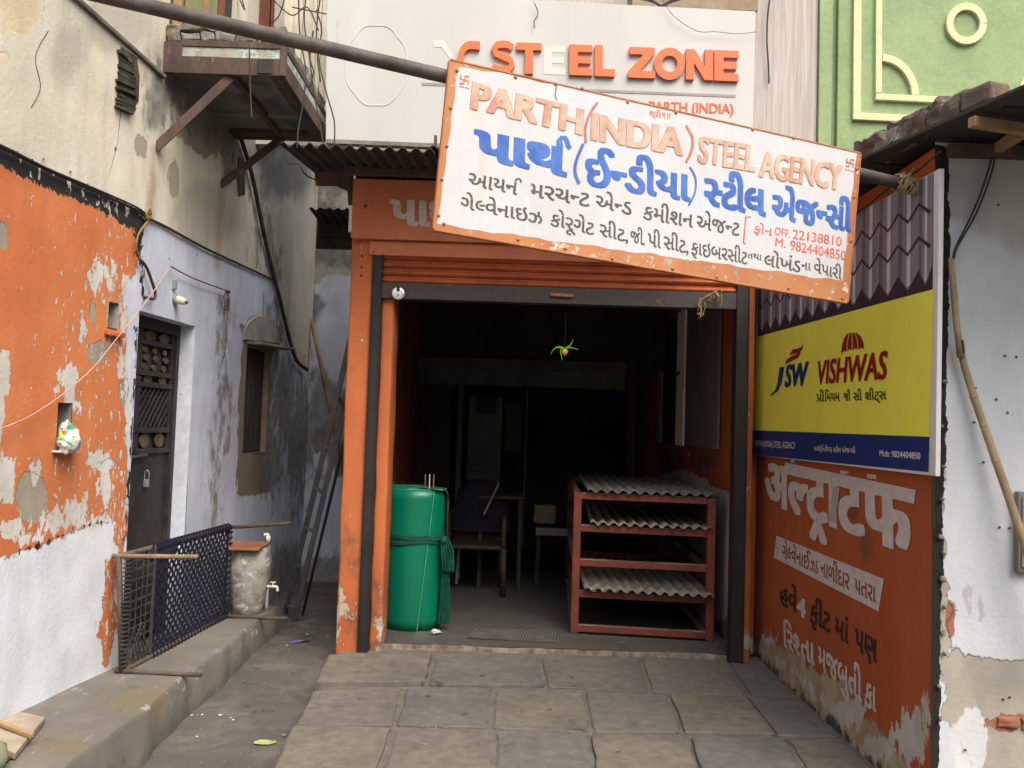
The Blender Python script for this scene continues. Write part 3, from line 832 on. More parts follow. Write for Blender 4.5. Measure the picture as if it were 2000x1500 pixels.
bb(XR-.025, YA+.03, .165, XR+.002, YBc+.05, .205, 'side_channel', M['rust_steel'])
bb(XR-.03, YA-.006, 0, XR+.006, YA+.03, .24, 'corner_post', M['rust_steel'])
bb(XR-.16, YA-.008, .01, XR-.07, YA-.001, .10, 'drain_plate', M['dark_room'])
bb(lx(YBc)-.05, YBc-.10, -.002, XR+.005, YBc+.06, .10, 'rear_beam', M['rust_steel'])
mxm = (lx(YA)+XR)/2
bb(mxm+.02, YA+.03, -.004, mxm+.06, YBc-.1, .03, 'joist', M['rust_steel'])
bb(XR-.09, YA+.03, -.003, XR-.026, YBc-.1, .03, 'joist', M['rust_steel'])
bb(lx(6)-.05, 5.74, .012, XR-.09, 5.80, .03, 'joist', M['concrete'])
# broken masonry kerb on top of the slab
x = lx(YA)+.005; i = 0
while x < XR-.04:
    w = rnd.uniform(.08, .14)
    mb = MB(); mb.box((x, YA+rnd.uniform(0, .012), zbal+.205), (min(x+w-.006, XR-.01), YA+.11, zbal+.265+rnd.uniform(-.01, .012)))
    o = mb.build('broken_brick', [M['stone_dark'], M['concrete'], M['brick'], M['concrete']][i % 4] if i != 2 else M['concrete'], bal, bev=.008); roughen(o, .016, 18, 3)
    mb = MB(); mb.box((x-.01, YA+rnd.uniform(0, .02), zbal+.272), (min(x+w+.01, XR-.01), YA+.10, zbal+.272+rnd.uniform(.025, .05)))
    o = mb.build('broken_brick', [M['concrete'], M['stone_dark']][i % 2], bal, bev=.008); roughen(o, .018, 18, 3)
    x += w; i += 1
y = YA+.12
while y < YBc:
    w = rnd.uniform(.10, .17)
    mb = MB(); mb.box((XR-.11, y, zbal+.207), (XR-.008, min(y+w-.005, YBc+.04), zbal+.29+rnd.uniform(-.02, .01)))
    o = mb.build('broken_brick', M['stone_dark'] if i % 2 else M['concrete'], bal, bev=.008); roughen(o, .016, 18, 3); y += w; i += 1
# two raking struts
s1a, s1b = Vector((oy(447, 148, YA).x, YA+.03, zbal-.005)), lwp(303, 290, .0)
s2a, s2b = Vector((oy(553, 272, YBc).x, YBc-.02, zbal-.005)), lwp(430, 362, .0)
for a, b in ((s1a, s1b), (s2a, s2b)):
    mb = MB(); mb.bar(a, b, .012, .055); mb.bar(a+Vector((0, .03, 0)), b+Vector((0, .03, 0)), .05, .010); mb.build('strut', M['rust_steel'], bal, bev=.002)

# ------------------------------------------------------------------ upper storey behind the balcony
YU = 6.62
up = empty('upper_storey_wall', (-1.7, YU, 3.8), 'pale upper storey wall behind the balcony with shutters and vertical cream slats', 'house wall')
mup = pmat('upper_plaster', (.50, .48, .43), (.40, .385, .345), 4, .9, .4, 40, spots=[((.30, .27, .23), .64, 4)])
xa, xb = lx(YU)-.1, -1.33
mb = MB(); mb.box((xa, YU, zbal+.10), (xb, YU+.1, 6.4)); mb.build('plaster', mup, up)
def ub(px0, px1, py0, py1, y0, y1, name, mat, bev=.003):
    a = oy(px0, py1, y0); b = oy(px1, py0, y0)
    mb = MB(); mb.box((a.x, y0, a.z), (b.x, y1, b.z)); return mb.build(name, mat, up, bev=bev)
mred = pmat('shutter_redbrown', (.19, .065, .035), (.13, .045, .03), 6, .7, .3, 50, st=(1, 1, .3))
mgrn = pmat('curtain_green', (.20, .24, .12), (.30, .30, .16), 3, .8, .3, 40, st=(4, 1, .2))
ub(500, 508, -140, 62, YU-.06, YU, 'shutter_frame', mred); ub(530, 537, -140, 62, YU-.06, YU, 'shutter_frame', mred)
for k in range(4): ub(509+k*5.4, 513+k*5.4, -140, 60, YU-.045, YU-.01, 'slat', mred)
ub(477, 488, -140, 60, YU-.03, YU, 'pilaster', M['wood_tan'])
for k in range(9):
    ub(560+k*9.0, 565+k*9.0+rnd.uniform(0, 1.5), -200, 150+k*6, YU-.42, YU-.40, 'slat', pmat('slat_cream%d' % k, (.60, .56, .46), (.46, .43, .36), 8, .8, .3, 40, st=(1, 1, .2)) if k < 2 else bpy.data.materials['slat_cream1'])
ub(555, 640, -30, -24, YU-.40, YU-.385, 'slat_rail', M['rust_steel']); 
# doorway of the balcony in the left wall: posts, curtain
dw = empty('balcony_doorway', lwp(390, 30), 'doorway onto the balcony with brown posts and a green curtain', 'doorway')
def dwb(px0, px1, z0, z1, o0, o1, name, mat):
    u0, _ = lwu(px0, 60); u1, _ = lwu(px1, 60)
    mb = MB(); mb.hexa([lw(u0, z0, o0), lw(u1, z0, o0), lw(u1, z0, o1), lw(u0, z0, o1), lw(u0, z1, o0), lw(u1, z1, o0), lw(u1, z1, o1), lw(u0, z1, o1)])
    return mb.build(name, mat, dw, bev=.003)
zt = zbal+.26
dwb(330, 448, zt, 5.6, .002, .012, 'door_opening', M['dark_room'])
dwb(331, 337, zt, 5.6, .012, .06, 'post', M['wood_tan']); dwb(338, 344, zt, 5.6, .012, .05, 'post', mred)
dwb(345, 383, zt, 5.6, .014, .03, 'curtain', mgrn)
dwb(384, 391, zt, 5.6, .012, .06, 'post', M['wood_tan']); dwb(415, 421, zt, 5.6, .012, .06, 'post', mred); dwb(392, 414, zt, 5.6, .014, .03, 'curtain', mgrn)

# ------------------------------------------------------------------ shop building
YF = 5.78
X0 = oy(655, 1280, YF).x; X1 = oy(697, 1280, YF).x; X2 = oy(720, 1280, YF).x; X3 = oy(742, 1270, YF).x+.005
XL = oy(1437, 600, YF).x; XLL = oy(1461, 600, YF).x; XE = 1.73
shop = empty('shop_building', (.3, 6.5, 0), 'small open fronted steel shop with orange painted front and dark interior', 'shop')
mop = lmat('orange_pillar_paint', ((.52, .165, .065), (.44, .125, .048)), [
    dict(a=None, th=-1.45, c=(.62, .56, .48), amp=1.5, s=30, e=.04, st=(1, 1, .8), h=-.3),
    dict(a='peel', c=((.58, .52, .44), (.30, .27, .23)), amp=.9, s=14, e=.04, h=-.5),
    dict(a='dirt', c=(.10, .07, .05), amp=1.0, s=7, e=.5, o=.8),
    dict(a='black', c=((.030, .027, .025), (.05, .04, .035)), amp=.22, s=22, e=.03)], bump=.6)
def pil_masks(q, X):
    Y = q.Y
    return dict(peel=mx(q.ell(676, 1165, 14, 22), q.ell(672, 1240, 12, 16)-3, q.seg([(660, 1180), (657, 1275)], 5), np.where(np.abs(q.X-690) < 60, np.clip((Y-1150)/100, 0, 1.2)*7-13, -13), q.ell(742, 1250, 8, 26), q.ell(1462, 1255, 14, 12)+2, q.seg([(743, 1150), (741, 1270)], 4)),
        dirt=mx(q.seg([(707, 500), (707, 545)], 6), q.ell(665, 1100, 12, 60)-8, q.seg([(700, 480), (688, 1270)], 2)-3, q.ell(735, 1200, 14, 60)-5, q.seg([(722, 1265), (742, 1250)], 14)),
        black=np.full(q.X.shape, -30.))
def panel(name, p0, U, W, nu, nv, mat, masks=None, parent=None, rough=.003, unit=20.):
    """flat grid from p0 along U and W (world vectors)"""
    p0, U, W = Vector(p0), Vector(U), Vector(W); N = U.cross(W).normalized()
    P = [p0+U*(i/nu)+W*(j/nv) for j in range(nv+1) for i in range(nu+1)]
    P = [p + N*(noise.noise(p*2.1)*rough*1.5+noise.noise(p*8)*rough*.5) for p in P]
    mb = MB(); mb.add(P, [(j*(nu+1)+i, j*(nu+1)+i+1, (j+1)*(nu+1)+i+1, (j+1)*(nu+1)+i) for j in range(nv) for i in range(nu)])
    o = mb.build(name, mat, parent, smooth=True)
    if masks:
        X = np.array([tuple(v.co) for v in o.data.vertices]); q = P2(*projn(X))
        for nme, val in masks(q, X).items():
            a = o.data.attributes.new(nme, 'FLOAT', 'POINT'); a.data.foreach_set('value', np.clip(val/unit, -1.5, 1.5).astype(np.float32))
    return o
ZT = 2.74
def column(x0, x1, y0, y1, z0, z1, name, mat, masks, parent, r=.0, step=.03):
    # rounded-corner plastered column, four smooth sides from one profile
    prof = []; rr = .018
    for cx, cy, a0 in ((x0+rr, y0+rr, 180), (x1-rr, y0+rr, 270), (x1-rr, y1-rr, 0), (x0+rr, y1-rr, 90)):
        for k in range(4): an = radians(a0+30*k); prof.append((cx+rr*cos(an), cy+rr*sin(an)))
    # extra points on the front
    n = len(prof); zs_ = lines(z0, z1, step)
    vs = [Vector((x, y, z)) for z in zs_ for x, y in prof]
    vs = [v+Vector((noise.noise(v*4)*.006, noise.noise(v*4+Vector((5, 5, 5)))*.006, 0)) for v in vs]
    mb = MB(); mb.add(vs, [(j*n+i, j*n+(i+1) % n, (j+1)*n+(i+1) % n, (j+1)*n+i) for j in range(len(zs_)-1) for i in range(n)])
    o = mb.build(name, mat, parent, smooth=True)
    X = np.array([tuple(v.co) for v in o.data.vertices]); q = P2(*projn(X))
    for nme, val in masks(q, X).items():
        a = o.data.attributes.new(nme, 'FLOAT', 'POINT'); a.data.foreach_set('value', np.clip(val/20, -1.5, 1.5).astype(np.float32))
    return o
column(X0, X1+.01, YF-.03, 6.02, -.14, ZT, 'pillar', mop, pil_masks, shop)
column(X2-.005, X3, YF+.0, 6.05, -.02, ZT-.30, 'pillar', mop, pil_masks, shop)
column(oy(1461, 900, 6.03).x, XE+.03, 6.03, 6.22, -.02, 3.0, 'pillar', mop, pil_masks, shop)
column(XLL-.002, oy(1471, 900, 5.80).x, 5.80, 6.18, -.02, 3.0, 'pillar', mop, pil_masks, shop)
mchan = pmat('channel_black', (.020, .019, .020), (.030, .025, .024), 8, .5, .4, 50, st=(1, 1, .5), spots=[((.11, .05, .03), .67, 16), ((.28, .34, .32), .74, 12)])
for xa_, xb_ in ((X1+.008, X2-.002), (XL-.005, XLL-.002)):
    mb = MB(); mb.box((xa_, YF-.055, -.03), (xa_+.008, YF+.05, ZT-.08)); mb.box((xb_-.008, YF-.055, -.03), (xb_, YF+.05, ZT-.08)); mb.box((xa_+.008, YF-.05, -.03), (xb_-.008, YF-.044, ZT-.08))
    mb.build('shutter_guide', mchan, shop, bev=.002)
# flank wall of the shop beside the alley, its top, inner walls, floor, ceiling
mfk = pmat('flank_plaster', (.22, .225, .25), (.14, .14, .15), 3, .9, .6, 40, spots=[((.07, .068, .065), .6, 4)])
mb = MB(); mb.box((X0+.03, 6.02, -.2), (X0+.13, 8.38, 3.0)); mb.build('flank_wall', mfk, shop)
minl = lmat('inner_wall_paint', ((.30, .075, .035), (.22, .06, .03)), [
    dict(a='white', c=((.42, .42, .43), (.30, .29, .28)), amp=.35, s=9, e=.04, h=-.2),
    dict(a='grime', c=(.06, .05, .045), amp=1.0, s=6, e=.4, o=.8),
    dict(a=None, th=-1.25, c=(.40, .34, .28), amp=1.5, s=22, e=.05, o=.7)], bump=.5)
XI0, XI1 = -.955, 1.585
def inr_masks(q, X):
    return dict(white=mx(q.poly([(1248, 938), (1300, 922), (1345, 918), (1385, 945), (1430, 968), (1440, 1400), (1240, 1400)]), q.ell(1275, 915, 14, 18)), grime=mx(q.ell(1410, 1240, 30, 30), q.ell(1300, 900, 30, 26)-4, q.ell(1380, 900, 40, 26)-6))
def inl_masks(q, X):
    return dict(white=(X[:, 2]*-1+.95)*60, grime=np.full(q.X.shape, -6.))
panel('inner_wall', (XI1, 6.0, -.02), (0, 3.5, 0), (0, 0, 3.0), 70, 60, minl, inr_masks, shop)
panel('inner_wall', (XI0, 6.05, -.02), (0, 4.2, 0), (0, 0, 3.0), 60, 50, minl, inl_masks, shop)
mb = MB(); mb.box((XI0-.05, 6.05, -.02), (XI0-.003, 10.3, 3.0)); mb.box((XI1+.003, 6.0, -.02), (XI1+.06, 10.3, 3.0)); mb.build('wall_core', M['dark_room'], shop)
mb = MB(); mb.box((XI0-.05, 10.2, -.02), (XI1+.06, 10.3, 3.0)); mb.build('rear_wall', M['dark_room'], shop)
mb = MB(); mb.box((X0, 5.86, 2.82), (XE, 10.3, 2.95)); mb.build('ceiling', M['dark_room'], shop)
mb = MB(); mb.box((1.30, 9.0, 0), (XI1, 9.25, 2.8)); mb.build('inner_pilaster', pmat('pilaster_red', (.14, .022, .015), (.10, .02, .014), 5, .8, .3, 40), shop, bev=.01)
mfi = lmat('shop_floor_cement', ((.090, .087, .08), (.06, .059, .056)), [
    dict(a=None, th=-.7, c=(.17, .165, .15), s=4, amp=1.2, e=.4, o=.6), dict(a=None, th=-1.1, c=(.20, .13, .11), s=7, amp=1.2, e=.2, o=.5)], rough=.75, st=(1, 1, 1), bump=.4)
yt = 5.86
fl_o = MB(); xs2 = lines(X3-.1, XL+.1, .06); ys2 = lines(yt, 10.2, .08); nu = len(xs2)
fl_o.add([(x, y, .022+noise.noise(Vector((x*2, y*2, 0)))*.003) for y in ys2 for x in xs2], [(j*nu+i, j*nu+i+1, (j+1)*nu+i+1, (j+1)*nu+i) for j in range(len(ys2)-1) for i in range(nu-1)])
fl_o.build('shop_floor', mfi, shop, smooth=True)
mb = MB(); mb.box((X3-.02, yt-.012, -.03), (XL+.02, yt+.02, .018))
o = mb.build('threshold_edge', pmat('threshold_stone', (.34, .31, .26), (.16, .11, .09), 14, .85, .9, 40, st=(1, 1, 1)), shop, bev=.004); roughen(o, .010, 11, 24)
# fascia board with painted writing, soffit, shutter box
ftl = oy(690, 348, YF-.10); fbl = oy(692, 465, YF-.10)
mfa = pmat('fascia_orange', (.56, .195, .10), (.48, .155, .08), 2, .6, .25, 30, spots=[((.20, .06, .03), .70, 9)], var=.06)
fas = MB(); fas.box((ftl.x, YF-.10, fbl.z), (1.72, YF-.06, ftl.z)); fas.build('fascia_board', mfa, shop, bev=.004)
mb = MB(); mb.box((ftl.x, YF-.058, fbl.z+.005), (1.72, YF+.25, ftl.z)); mb.build('fascia_box', mfa, shop)
pf = lambda px, py: oy(px, py, YF-.10)
write('પાથ^', (764, 438), (905, 445), (765, 390), pf, M['letter_white'], shop, (0, -1, 0), bold=.045, off=.003)
write('સ્ટીલ એજન્સી', (1180, 455), (1420, 464), (1181, 407), pf, M['letter_white'], shop, (0, -1, 0), bold=.03, off=.003)
mb = MB(); mb.box((X1-.02, YF-.055, fbl.z-.10), (1.60, YF+.02, fbl.z-.002)); mb.build('lintel', mfa, shop, bev=.004)
mb = MB(); mb.lathe(oy(714, 403, YF-.10)+Vector((0, -.012, 0)), [(.009, 0), (.009, .012)], 10, (0, 1, 0)); mb.build('bolt_head', M['rust_steel'], shop)
for (px, py) in ((707, 500), (706, 522), (705, 538), (707, 665)):
    mb = MB(); mb.lathe(oy(px, py, YF-.036), [(.007, 0), (.009, .008)], 8, (0, 1, 0)); mb.build('bolt_head', M['rust_steel'] if py < 600 else M['chrome'], shop)

# rolling shutter
sh = empty('rolling_shutter', (.3, YF, 2.4), 'half raised orange roller shutter with a black bottom bar across the shop opening', 'roller shutter')
zt_l = fbl.z-.10; zbar_t = oy(1000, 562, YF).z; zbar_b = oy(1000, 592, YF).z
xa_, xb_ = X2, XL-.004
nsl = 4; hh = (zt_l+.03-zbar_t)/nsl
for k in range(nsl):
    z0 = zbar_t+k*hh; prof = []
    for t in range(9):
        prof.append((YF-.012-.022*sin(pi*min(1, t/7)), z0+hh*t/8*.96))
    vs = [(x, y, z) for x in (xa_, xb_) for y, z in prof]; n = len(prof)
    vs += [(x, y+.004, z) for x in (xa_, xb_) for y, z in prof]
    mb = MB(); mb.add(vs, [(i, i+1, n+i+1, n+i) for i in range(n-1)]+[(2*n+i, 3*n+i, 3*n+i+1, 2*n+i+1) for i in range(n-1)]+[(0, n, 3*n, 2*n), (n-1, 3*n-1, 4*n-1, 2*n-1)])
    o = mb.build('shutter_slat', M['shutter_orange'], sh); autosmooth(o, 50)
mbar = pmat('bar_black', (.045, .045, .048), (.055, .04, .035), 7, .5, .4, 50, spots=[((.15, .06, .035), .62, 12), ((.22, .20, .17), .73, 14)])
mb = MB(); mb.box((xa_-.01, YF-.045, zbar_b), (xb_+.004, YF-.01, zbar_t+.004)); mb.box((xa_-.01, YF-.01, zbar_b), (xb_+.004, YF+.05, zbar_b+.006)); mb.build('bottom_bar', mbar, sh, bev=.003)
hz = oy(1097, 576, YF-.06)
mb = MB(); mb.bar(hz+Vector((-.078, 0, 0)), hz+Vector((.078, 0, -.004)), .02, .022); mb.build('handle', pmat('handle_worn', (.25, .08, .04), (.30, .24, .18), 25, .7, .5, 60), sh, bev=.005)
lk = oy(778, 573, YF-.055)
pl = empty('round_padlock', lk, 'shiny round padlock hanging on the left end of the shutter bar', 'padlock')
mb = MB(); mb.lathe(lk, [(.036, .006), (.043, 0), (.045, -.008), (.036, -.014), (.030, -.0145)], 28, (0, 1, 0)); mb.build('lock_body', M['chrome'], pl, smooth=True)
mb = MB(); mb.box(lk+Vector((-.010, -.02, .012)), lk+Vector((.010, -.013, .046))); mb.build('lock_slot', M['black_steel'], pl, bev=.003)
mb = MB(); mb.tube([lk+Vector((-.008, -.012, .02)), lk+Vector((-.008, -.012, .05)), lk+Vector((.008, -.012, .05)), lk+Vector((.008, -.012, .02))], .003, 6); mb.build('shackle', M['brass'], pl)
mb = MB(); mb.tube([lk+Vector((0, -.016, -.02)), lk+Vector((0, -.018, -.006))], .003, 6); mb.build('keyhole', M['black_steel'], pl)

# dry garland tied at the right end of the bar
gl = MB(); gp = [oy(x, y, YF-.08) for x, y in ((1368, 604), (1367, 592), (1372, 584), (1384, 577), (1394, 572), (1404, 566), (1410, 570))]
gl.tube(smooth_path(gp, 5), .006, 6)
for k in range(46):
    c = gp[rnd.randrange(len(gp))]+Vector((rnd.uniform(-.02, .02), rnd.uniform(-.015, .01), rnd.uniform(-.03, .012)))
    v = Vector((rnd.uniform(-.02, .02), rnd.uniform(-.01, .01), rnd.uniform(-.04, -.005))); w = Vector((rnd.uniform(-.008, .008), rnd.uniform(-.006, .006), .004))
    gl.add([c, c+v*.5+w, c+v, c+v*.5-w], [(0, 1, 2, 3)])
for x, y0, y1 in ((1368, 596, 622), (1376, 590, 608), (1408, 574, 600), (1402, 578, 590)):
    gl.tube([oy(x, y0, YF-.085), oy(x+2, (y0+y1)/2, YF-.085), oy(x-1, y1, YF-.085)], [.006, .005, .002], 5)
gl.build('dry_garland', pmat('dry_leaf', (.26, .19, .09), (.15, .11, .055), 20, .9, .3, 60), label='withered leaf garland tied to the right end of the shutter bar', cat='garland')

# lemon and chillies hung in the opening
LY = YF+.08
lc = oy(1103, 687, LY)
lm = empty('lemon_chilli_charm', lc, 'lemon with green chillies hung on a thread in the shop opening', 'charm')
mb = MB(); mb.lathe(lc, [(.002, -.027), (.012, -.022), (.021, -.008), (.022, .004), (.014, .018), (.003, .023)], 16); mb.build('lemon', pmat('lemon_yellow', (.66, .42, .02), (.58, .34, .02), 9, .45, .2, 60), lm, smooth=True)
mch = pmat('chilli_green', (.16, .42, .03), (.10, .30, .02), 9, .35, .05, 30, spec=.5)
for (pts) in ([(1101, 680), (1088, 679), (1080, 684), (1076, 692)], [(1101, 681), (1112, 679), (1122, 681), (1131, 683)], [(1104, 680), (1112, 676), (1117, 669), (1119, 662)], [(1102, 681), (1095, 682), (1096, 694), (1099, 704)], [(1099, 679), (1091, 677), (1084, 678)]):
    P = smooth_path([oy(x, y, LY-.01) for x, y in pts], 4); n = len(P)
    mb = MB(); mb.tube(P, [.0055*(1-.85*(i/(n-1))**2) for i in range(n)], 7); mb.build('chilli', mch, lm, smooth=True)
mb = MB(); mb.tube([lc+Vector((0, 0, .02)), Vector((lc.x, LY, zbar_b))], .0012, 4); mb.build('thread', M['cable'], lm)

# corrugated eave over the front, its purlin and the rag of dark sheet at the corner
ea = oy(533, 292, 5.05); 
zc = oy(640, 287, 5.02).z
ev = empty('eave_roof', (0, 5.4, 3.1), 'dark corrugated cement sheet eave above the orange shop fascia', 'roof')
nrf = Vector((0, -.0, 1))
for k, (x0_, x1_) in enumerate(((-1.42, -.50), (-.53, .45), (.42, 1.30))):
    corrugated('roof_sheet', (x0_, 5.0, zc+.0+.006*(k % 2)), (x1_-x0_, 0, -.012), (0, .95, .10), .079, .014, M['dark_sheet'], thick=.006, parent=ev, nrm=(0, 0, 1))
mb = MB(); mb.box((-1.15, 5.55, zc+.0), (1.4, 5.60, zc+.05)); mb.build('purlin', M['rust_steel'], ev, bev=.002)
mb = MB(); mb.prism([oy(*p, 5.72) for p in [(614, 335), (690, 335), (690, 400), (680, 400), (678, 372), (655, 362), (616, 362)]], (0, .02, 0)); mb.build('hanging_sheet', M['rust_steel'], ev, bev=.002)
mb = MB(); mb.box((ftl.x, YF-.02, ftl.z), (1.72, YF+.15, zc+.08)); mb.build('wall_plate', M['dark_sheet'], ev)

# small awning and closed shutter between the shop flank and the back wall
sa = empty('side_awning', oy(650, 440, 7.6), 'small corrugated awning over a dark rusty hatch deep in the alley', 'awning')
a = oy(604, 408, 7.15)
corrugated('awning_sheet', a, oy(695, 410, 7.15)-a, (0, .45, -.02), .075, .012, M['dark_sheet'], thick=.004, parent=sa, nrm=(0, 0, 1))
a = oy(616, 484, 7.6); b = oy(700, 410, 7.6)
mb = MB(); mb.box((a.x, 7.6, a.z), (b.x, 7.66, b.z)); mb.build('hatch_frame', M['rust_steel'], sa, bev=.004)
for k in range(4):
    mb = MB(); mb.box((a.x+.03, 7.575, a.z+.015+k*.082), (b.x, 7.598, a.z+.085+k*.082)); mb.build('hatch_board', M['wood_old'], sa, bev=.004)

# ------------------------------------------------------------------ things inside the shop
ZS = .024
# rack: five levels, two metres deep
fa, fb = oz(1121, 1236, ZS), oz(1384, 1251, ZS)
ra = Vector((.60, 8.35, ZS)); rb = Vector((1.535, 8.25, ZS))
rk = empty('display_rack', (1, 7.3, ZS), 'red painted steel rack with five levels holding corrugated cement sheets', 'rack')
def zlev(py): return oy(1130, py, fa.y).z
LV = [zlev(y) for y in (1226, 1159, 1098, 1031, 968)]
for p in (fa, fb, ra, rb):
    mb = MB(); mb.bar(p, p+Vector((0, 0, LV[4]-ZS+.02)), .055, .055); mb.build('post', M['red_frame'], rk, bev=.003)
mdust = pmat('rail_dusty', (.22, .20, .17), (.13, .06, .045), 3, .85, .3, 50)
for i, z in enumerate(LV):
    e = Vector((.028, 0, 0))
    for a, b, nm in ((fa+e, fb-e, 'front_rail'), (ra+e, rb-e, 'rear_rail')):
        mb = MB(); mb.bar(Vector((a.x, a.y, z)), Vector((b.x, b.y, z)), .04, .045); mb.build(nm, M['red_frame'], rk, bev=.002)
        mb = MB(); mb.bar(Vector((a.x, a.y, z+.024)), Vector((b.x, b.y, z+.024)), .038, .003); mb.build('dusty_top', mdust, rk)
    e = Vector((0, .028, 0))
    for a, b in ((fa+e, ra-e), (fb+e, rb-e)):
        mb = MB(); mb.bar(Vector((a.x, a.y, z+.001)), Vector((b.x, b.y, z+.001)), .05, .04); mb.build('side_rail', mdust if i in (0, 2) else M['red_frame'], rk, bev=.002)
mb = MB(); mb.hexa([Vector((fb.x+.029, fb.y+.05, ZS+.01)), Vector((fb.x+.033, fb.y+.05, ZS+.01)), Vector((rb.x+.033, rb.y, ZS+.01)), Vector((rb.x+.029, rb.y, ZS+.01)), Vector((fb.x+.029, fb.y+.05, LV[4])), Vector((fb.x+.033, fb.y+.05, LV[4])), Vector((rb.x+.033, rb.y, LV[4])), Vector((rb.x+.029, rb.y, LV[4]))])
mb.build('side_sheet', pmat('side_sheet_grey', (.12, .12, .115), (.08, .08, .078), 4, .8, .3, 40), rk)
def csheet(zl, xa, xb, yfwd, yb, label, name='corrugated_sheet', dz=0, mat=M['grey_sheet'], n=11.5):
    c = Vector((xa, fa.y+yfwd, zl+.027+.014+dz)); L = xb-xa
    return corrugated(name, c, (L, -.10+rnd.uniform(-.03, .03), rnd.uniform(-.006, .006)), (.09+rnd.uniform(-.04, .04), yb, 0), L/n, .0125, mat, thick=.005, nrm=(0, 0, 1), label=label, cat='roofing sheet', group='corrugated sheets on the rack')
csheet(LV[4], .575, 1.485, -.06, 2.1, 'dark grey corrugated sheet lying on the top level of the rack', mat=pmat('grey_sheet_dark', (.20, .20, .19), (.115, .115, .11), 5, .85, .4, 60))
csheet(LV[3], .60, 1.475, -.05, 1.7, 'corrugated cement sheet on the second level from the top of the rack')
csheet(LV[1], .575, 1.475, -.07, 1.6, 'lower of two corrugated sheets stacked near the bottom of the rack')
csheet(LV[1], .565, 1.480, -.075, 1.6, 'upper of two corrugated sheets stacked near the bottom of the rack', dz=.0085)

# green plastic sheet rolled up
gc = Vector((-.683, 6.405, ZS)); R0 = .226
HT = oy(805, 957, 6.18).z
gr = empty('rolled_green_sheet', gc, 'upright roll of glossy green plastic sheet beside the left pillar', 'sheet roll')
vs = []; N = 150; zl = 14
for j in range(zl+1):
    t = j/zl
    for i in range(N+1):
        th = radians(-62) - i/N*2*pi*1.62 + (t-.5)*.42*(1 if i < 30 else max(0, 1-(i-30)/60))
        r = R0*(.965+.05*t) - .012*(i/N)*1.0 - (.0 if i/N < .62 else .012)
        zz = ZS + t*(HT-ZS)*(1-.004*sin(th*2)) 
        vs.append((gc.x+r*cos(th), gc.y+r*sin(th)*.96, zz))
mb = MB(); mb.add(vs, [(j*(N+1)+i, (j+1)*(N+1)+i, (j+1)*(N+1)+i+1, j*(N+1)+i+1) for j in range(zl) for i in range(N)])
gs = mb.build('plastic_sheet', M['green_sheet'], gr, smooth=True)
so = gs.modifiers.new('solid', 'SOLIDIFY'); so.thickness = .003; so.offset = -1
# pale cut edge
rim_ = [Vector(vs[zl*(N+1)+i])+Vector((0, 0, .001)) for i in range(0, N+1, 2)]
mb = MB(); mb.tube(rim_, .0022, 5); mb.build('top_rim', pmat('rim_green', (.07, .36, .24), (.05, .30, .2), 9, .5, .05, 30), gr)
ed = [Vector(vs[j*(N+1)]) + Vector((vs[j*(N+1)][0]-gc.x, vs[j*(N+1)][1]-gc.y, 0)).normalized()*.001 for j in range(zl+1)]
mb = MB(); mb.tube(ed, .0022, 5); mb.build('cut_edge', pmat('cut_edge_green', (.16, .42, .30), (.12, .36, .25), 9, .5, .05, 30), gr)
for k, (zf, w, mt) in enumerate(((.672, .006, M['rope_dark']), (.683, .005, M['rope_dark']), (.66, .012, M['green_strap']), (.645, .006, M['rope_dark']), (.628, .022, M['green_strap']), (.608, .012, M['green_strap']))):
    pts = [Vector((gc.x+(R0+.006)*1.0*cos(a_), gc.y+(R0+.006)*.97*sin(a_), ZS+(HT-ZS)*zf+.012*sin(a_*1.0+k*.5)+.006*sin(3*a_+k))) for a_ in [2*pi*i/40 for i in range(41)]]
    mb = MB()
    if w < .01: mb.tube(pts, w/2.6, 5)
    else:
        vv = []
        for p in pts:
            o_ = Vector((p.x-gc.x, p.y-gc.y, 0)).normalized()
            vv += [p+Vector((0, 0, w/2)), p+o_*.003, p-Vector((0, 0, w/2))]
        mb.add(vv, [(3*i+q, 3*i+q+1, 3*i+q+4, 3*i+q+3) for i in range(40) for q in (0, 1)])
    mb.build('binding', mt, gr, smooth=True)
# cloth strip tied to it and hanging down
kx = Vector((-.435, 6.25, ZS+(HT-ZS)*.64))
def hang(name, pts, ws, mat, parent, folds=5, **kw):
    P = smooth_path(pts, 6); m = len(P); vs = []
    nn = 14
    for i, p in enumerate(P):
        t = i/(m-1); w = np.interp(t, np.linspace(0, 1, len(ws)), ws)
        for k in range(nn+1):
            s = k/nn-.5
            vs.append(p+Vector((s*w, -.018*sin(s*folds*2*pi+t*3), 0)))
    mb = MB(); mb.add(vs, [(i*(nn+1)+k, i*(nn+1)+k+1, (i+1)*(nn+1)+k+1, (i+1)*(nn+1)+k) for i in range(m-1) for k in range(nn)])
    o = mb.build(name, mat, parent, smooth=True, **kw); return o
hang('knot_end', [kx+Vector((-.02, 0, .03)), kx+Vector((.005, -.01, -.08)), kx+Vector((.02, 0, -.22))], [.05, .10, .085], M['green_strap'], gr)
hang('tail', [kx+Vector((-.01, .03, -.02)), kx+Vector((-.005, .03, -.2)), kx+Vector((.0, .02, -.45)), kx+Vector((-.005, .02, -.60))], [.05, .06, .075, .085], M['green_strap'], gr)
mb = MB(); mb.lathe(kx+Vector((-.02, 0, 0)), [(.005, -.03), (.028, -.01), (.028, .012), (.006, .03)], 10); roughen(mb.build('knot', M['green_strap'], gr, smooth=True), .01, 30)
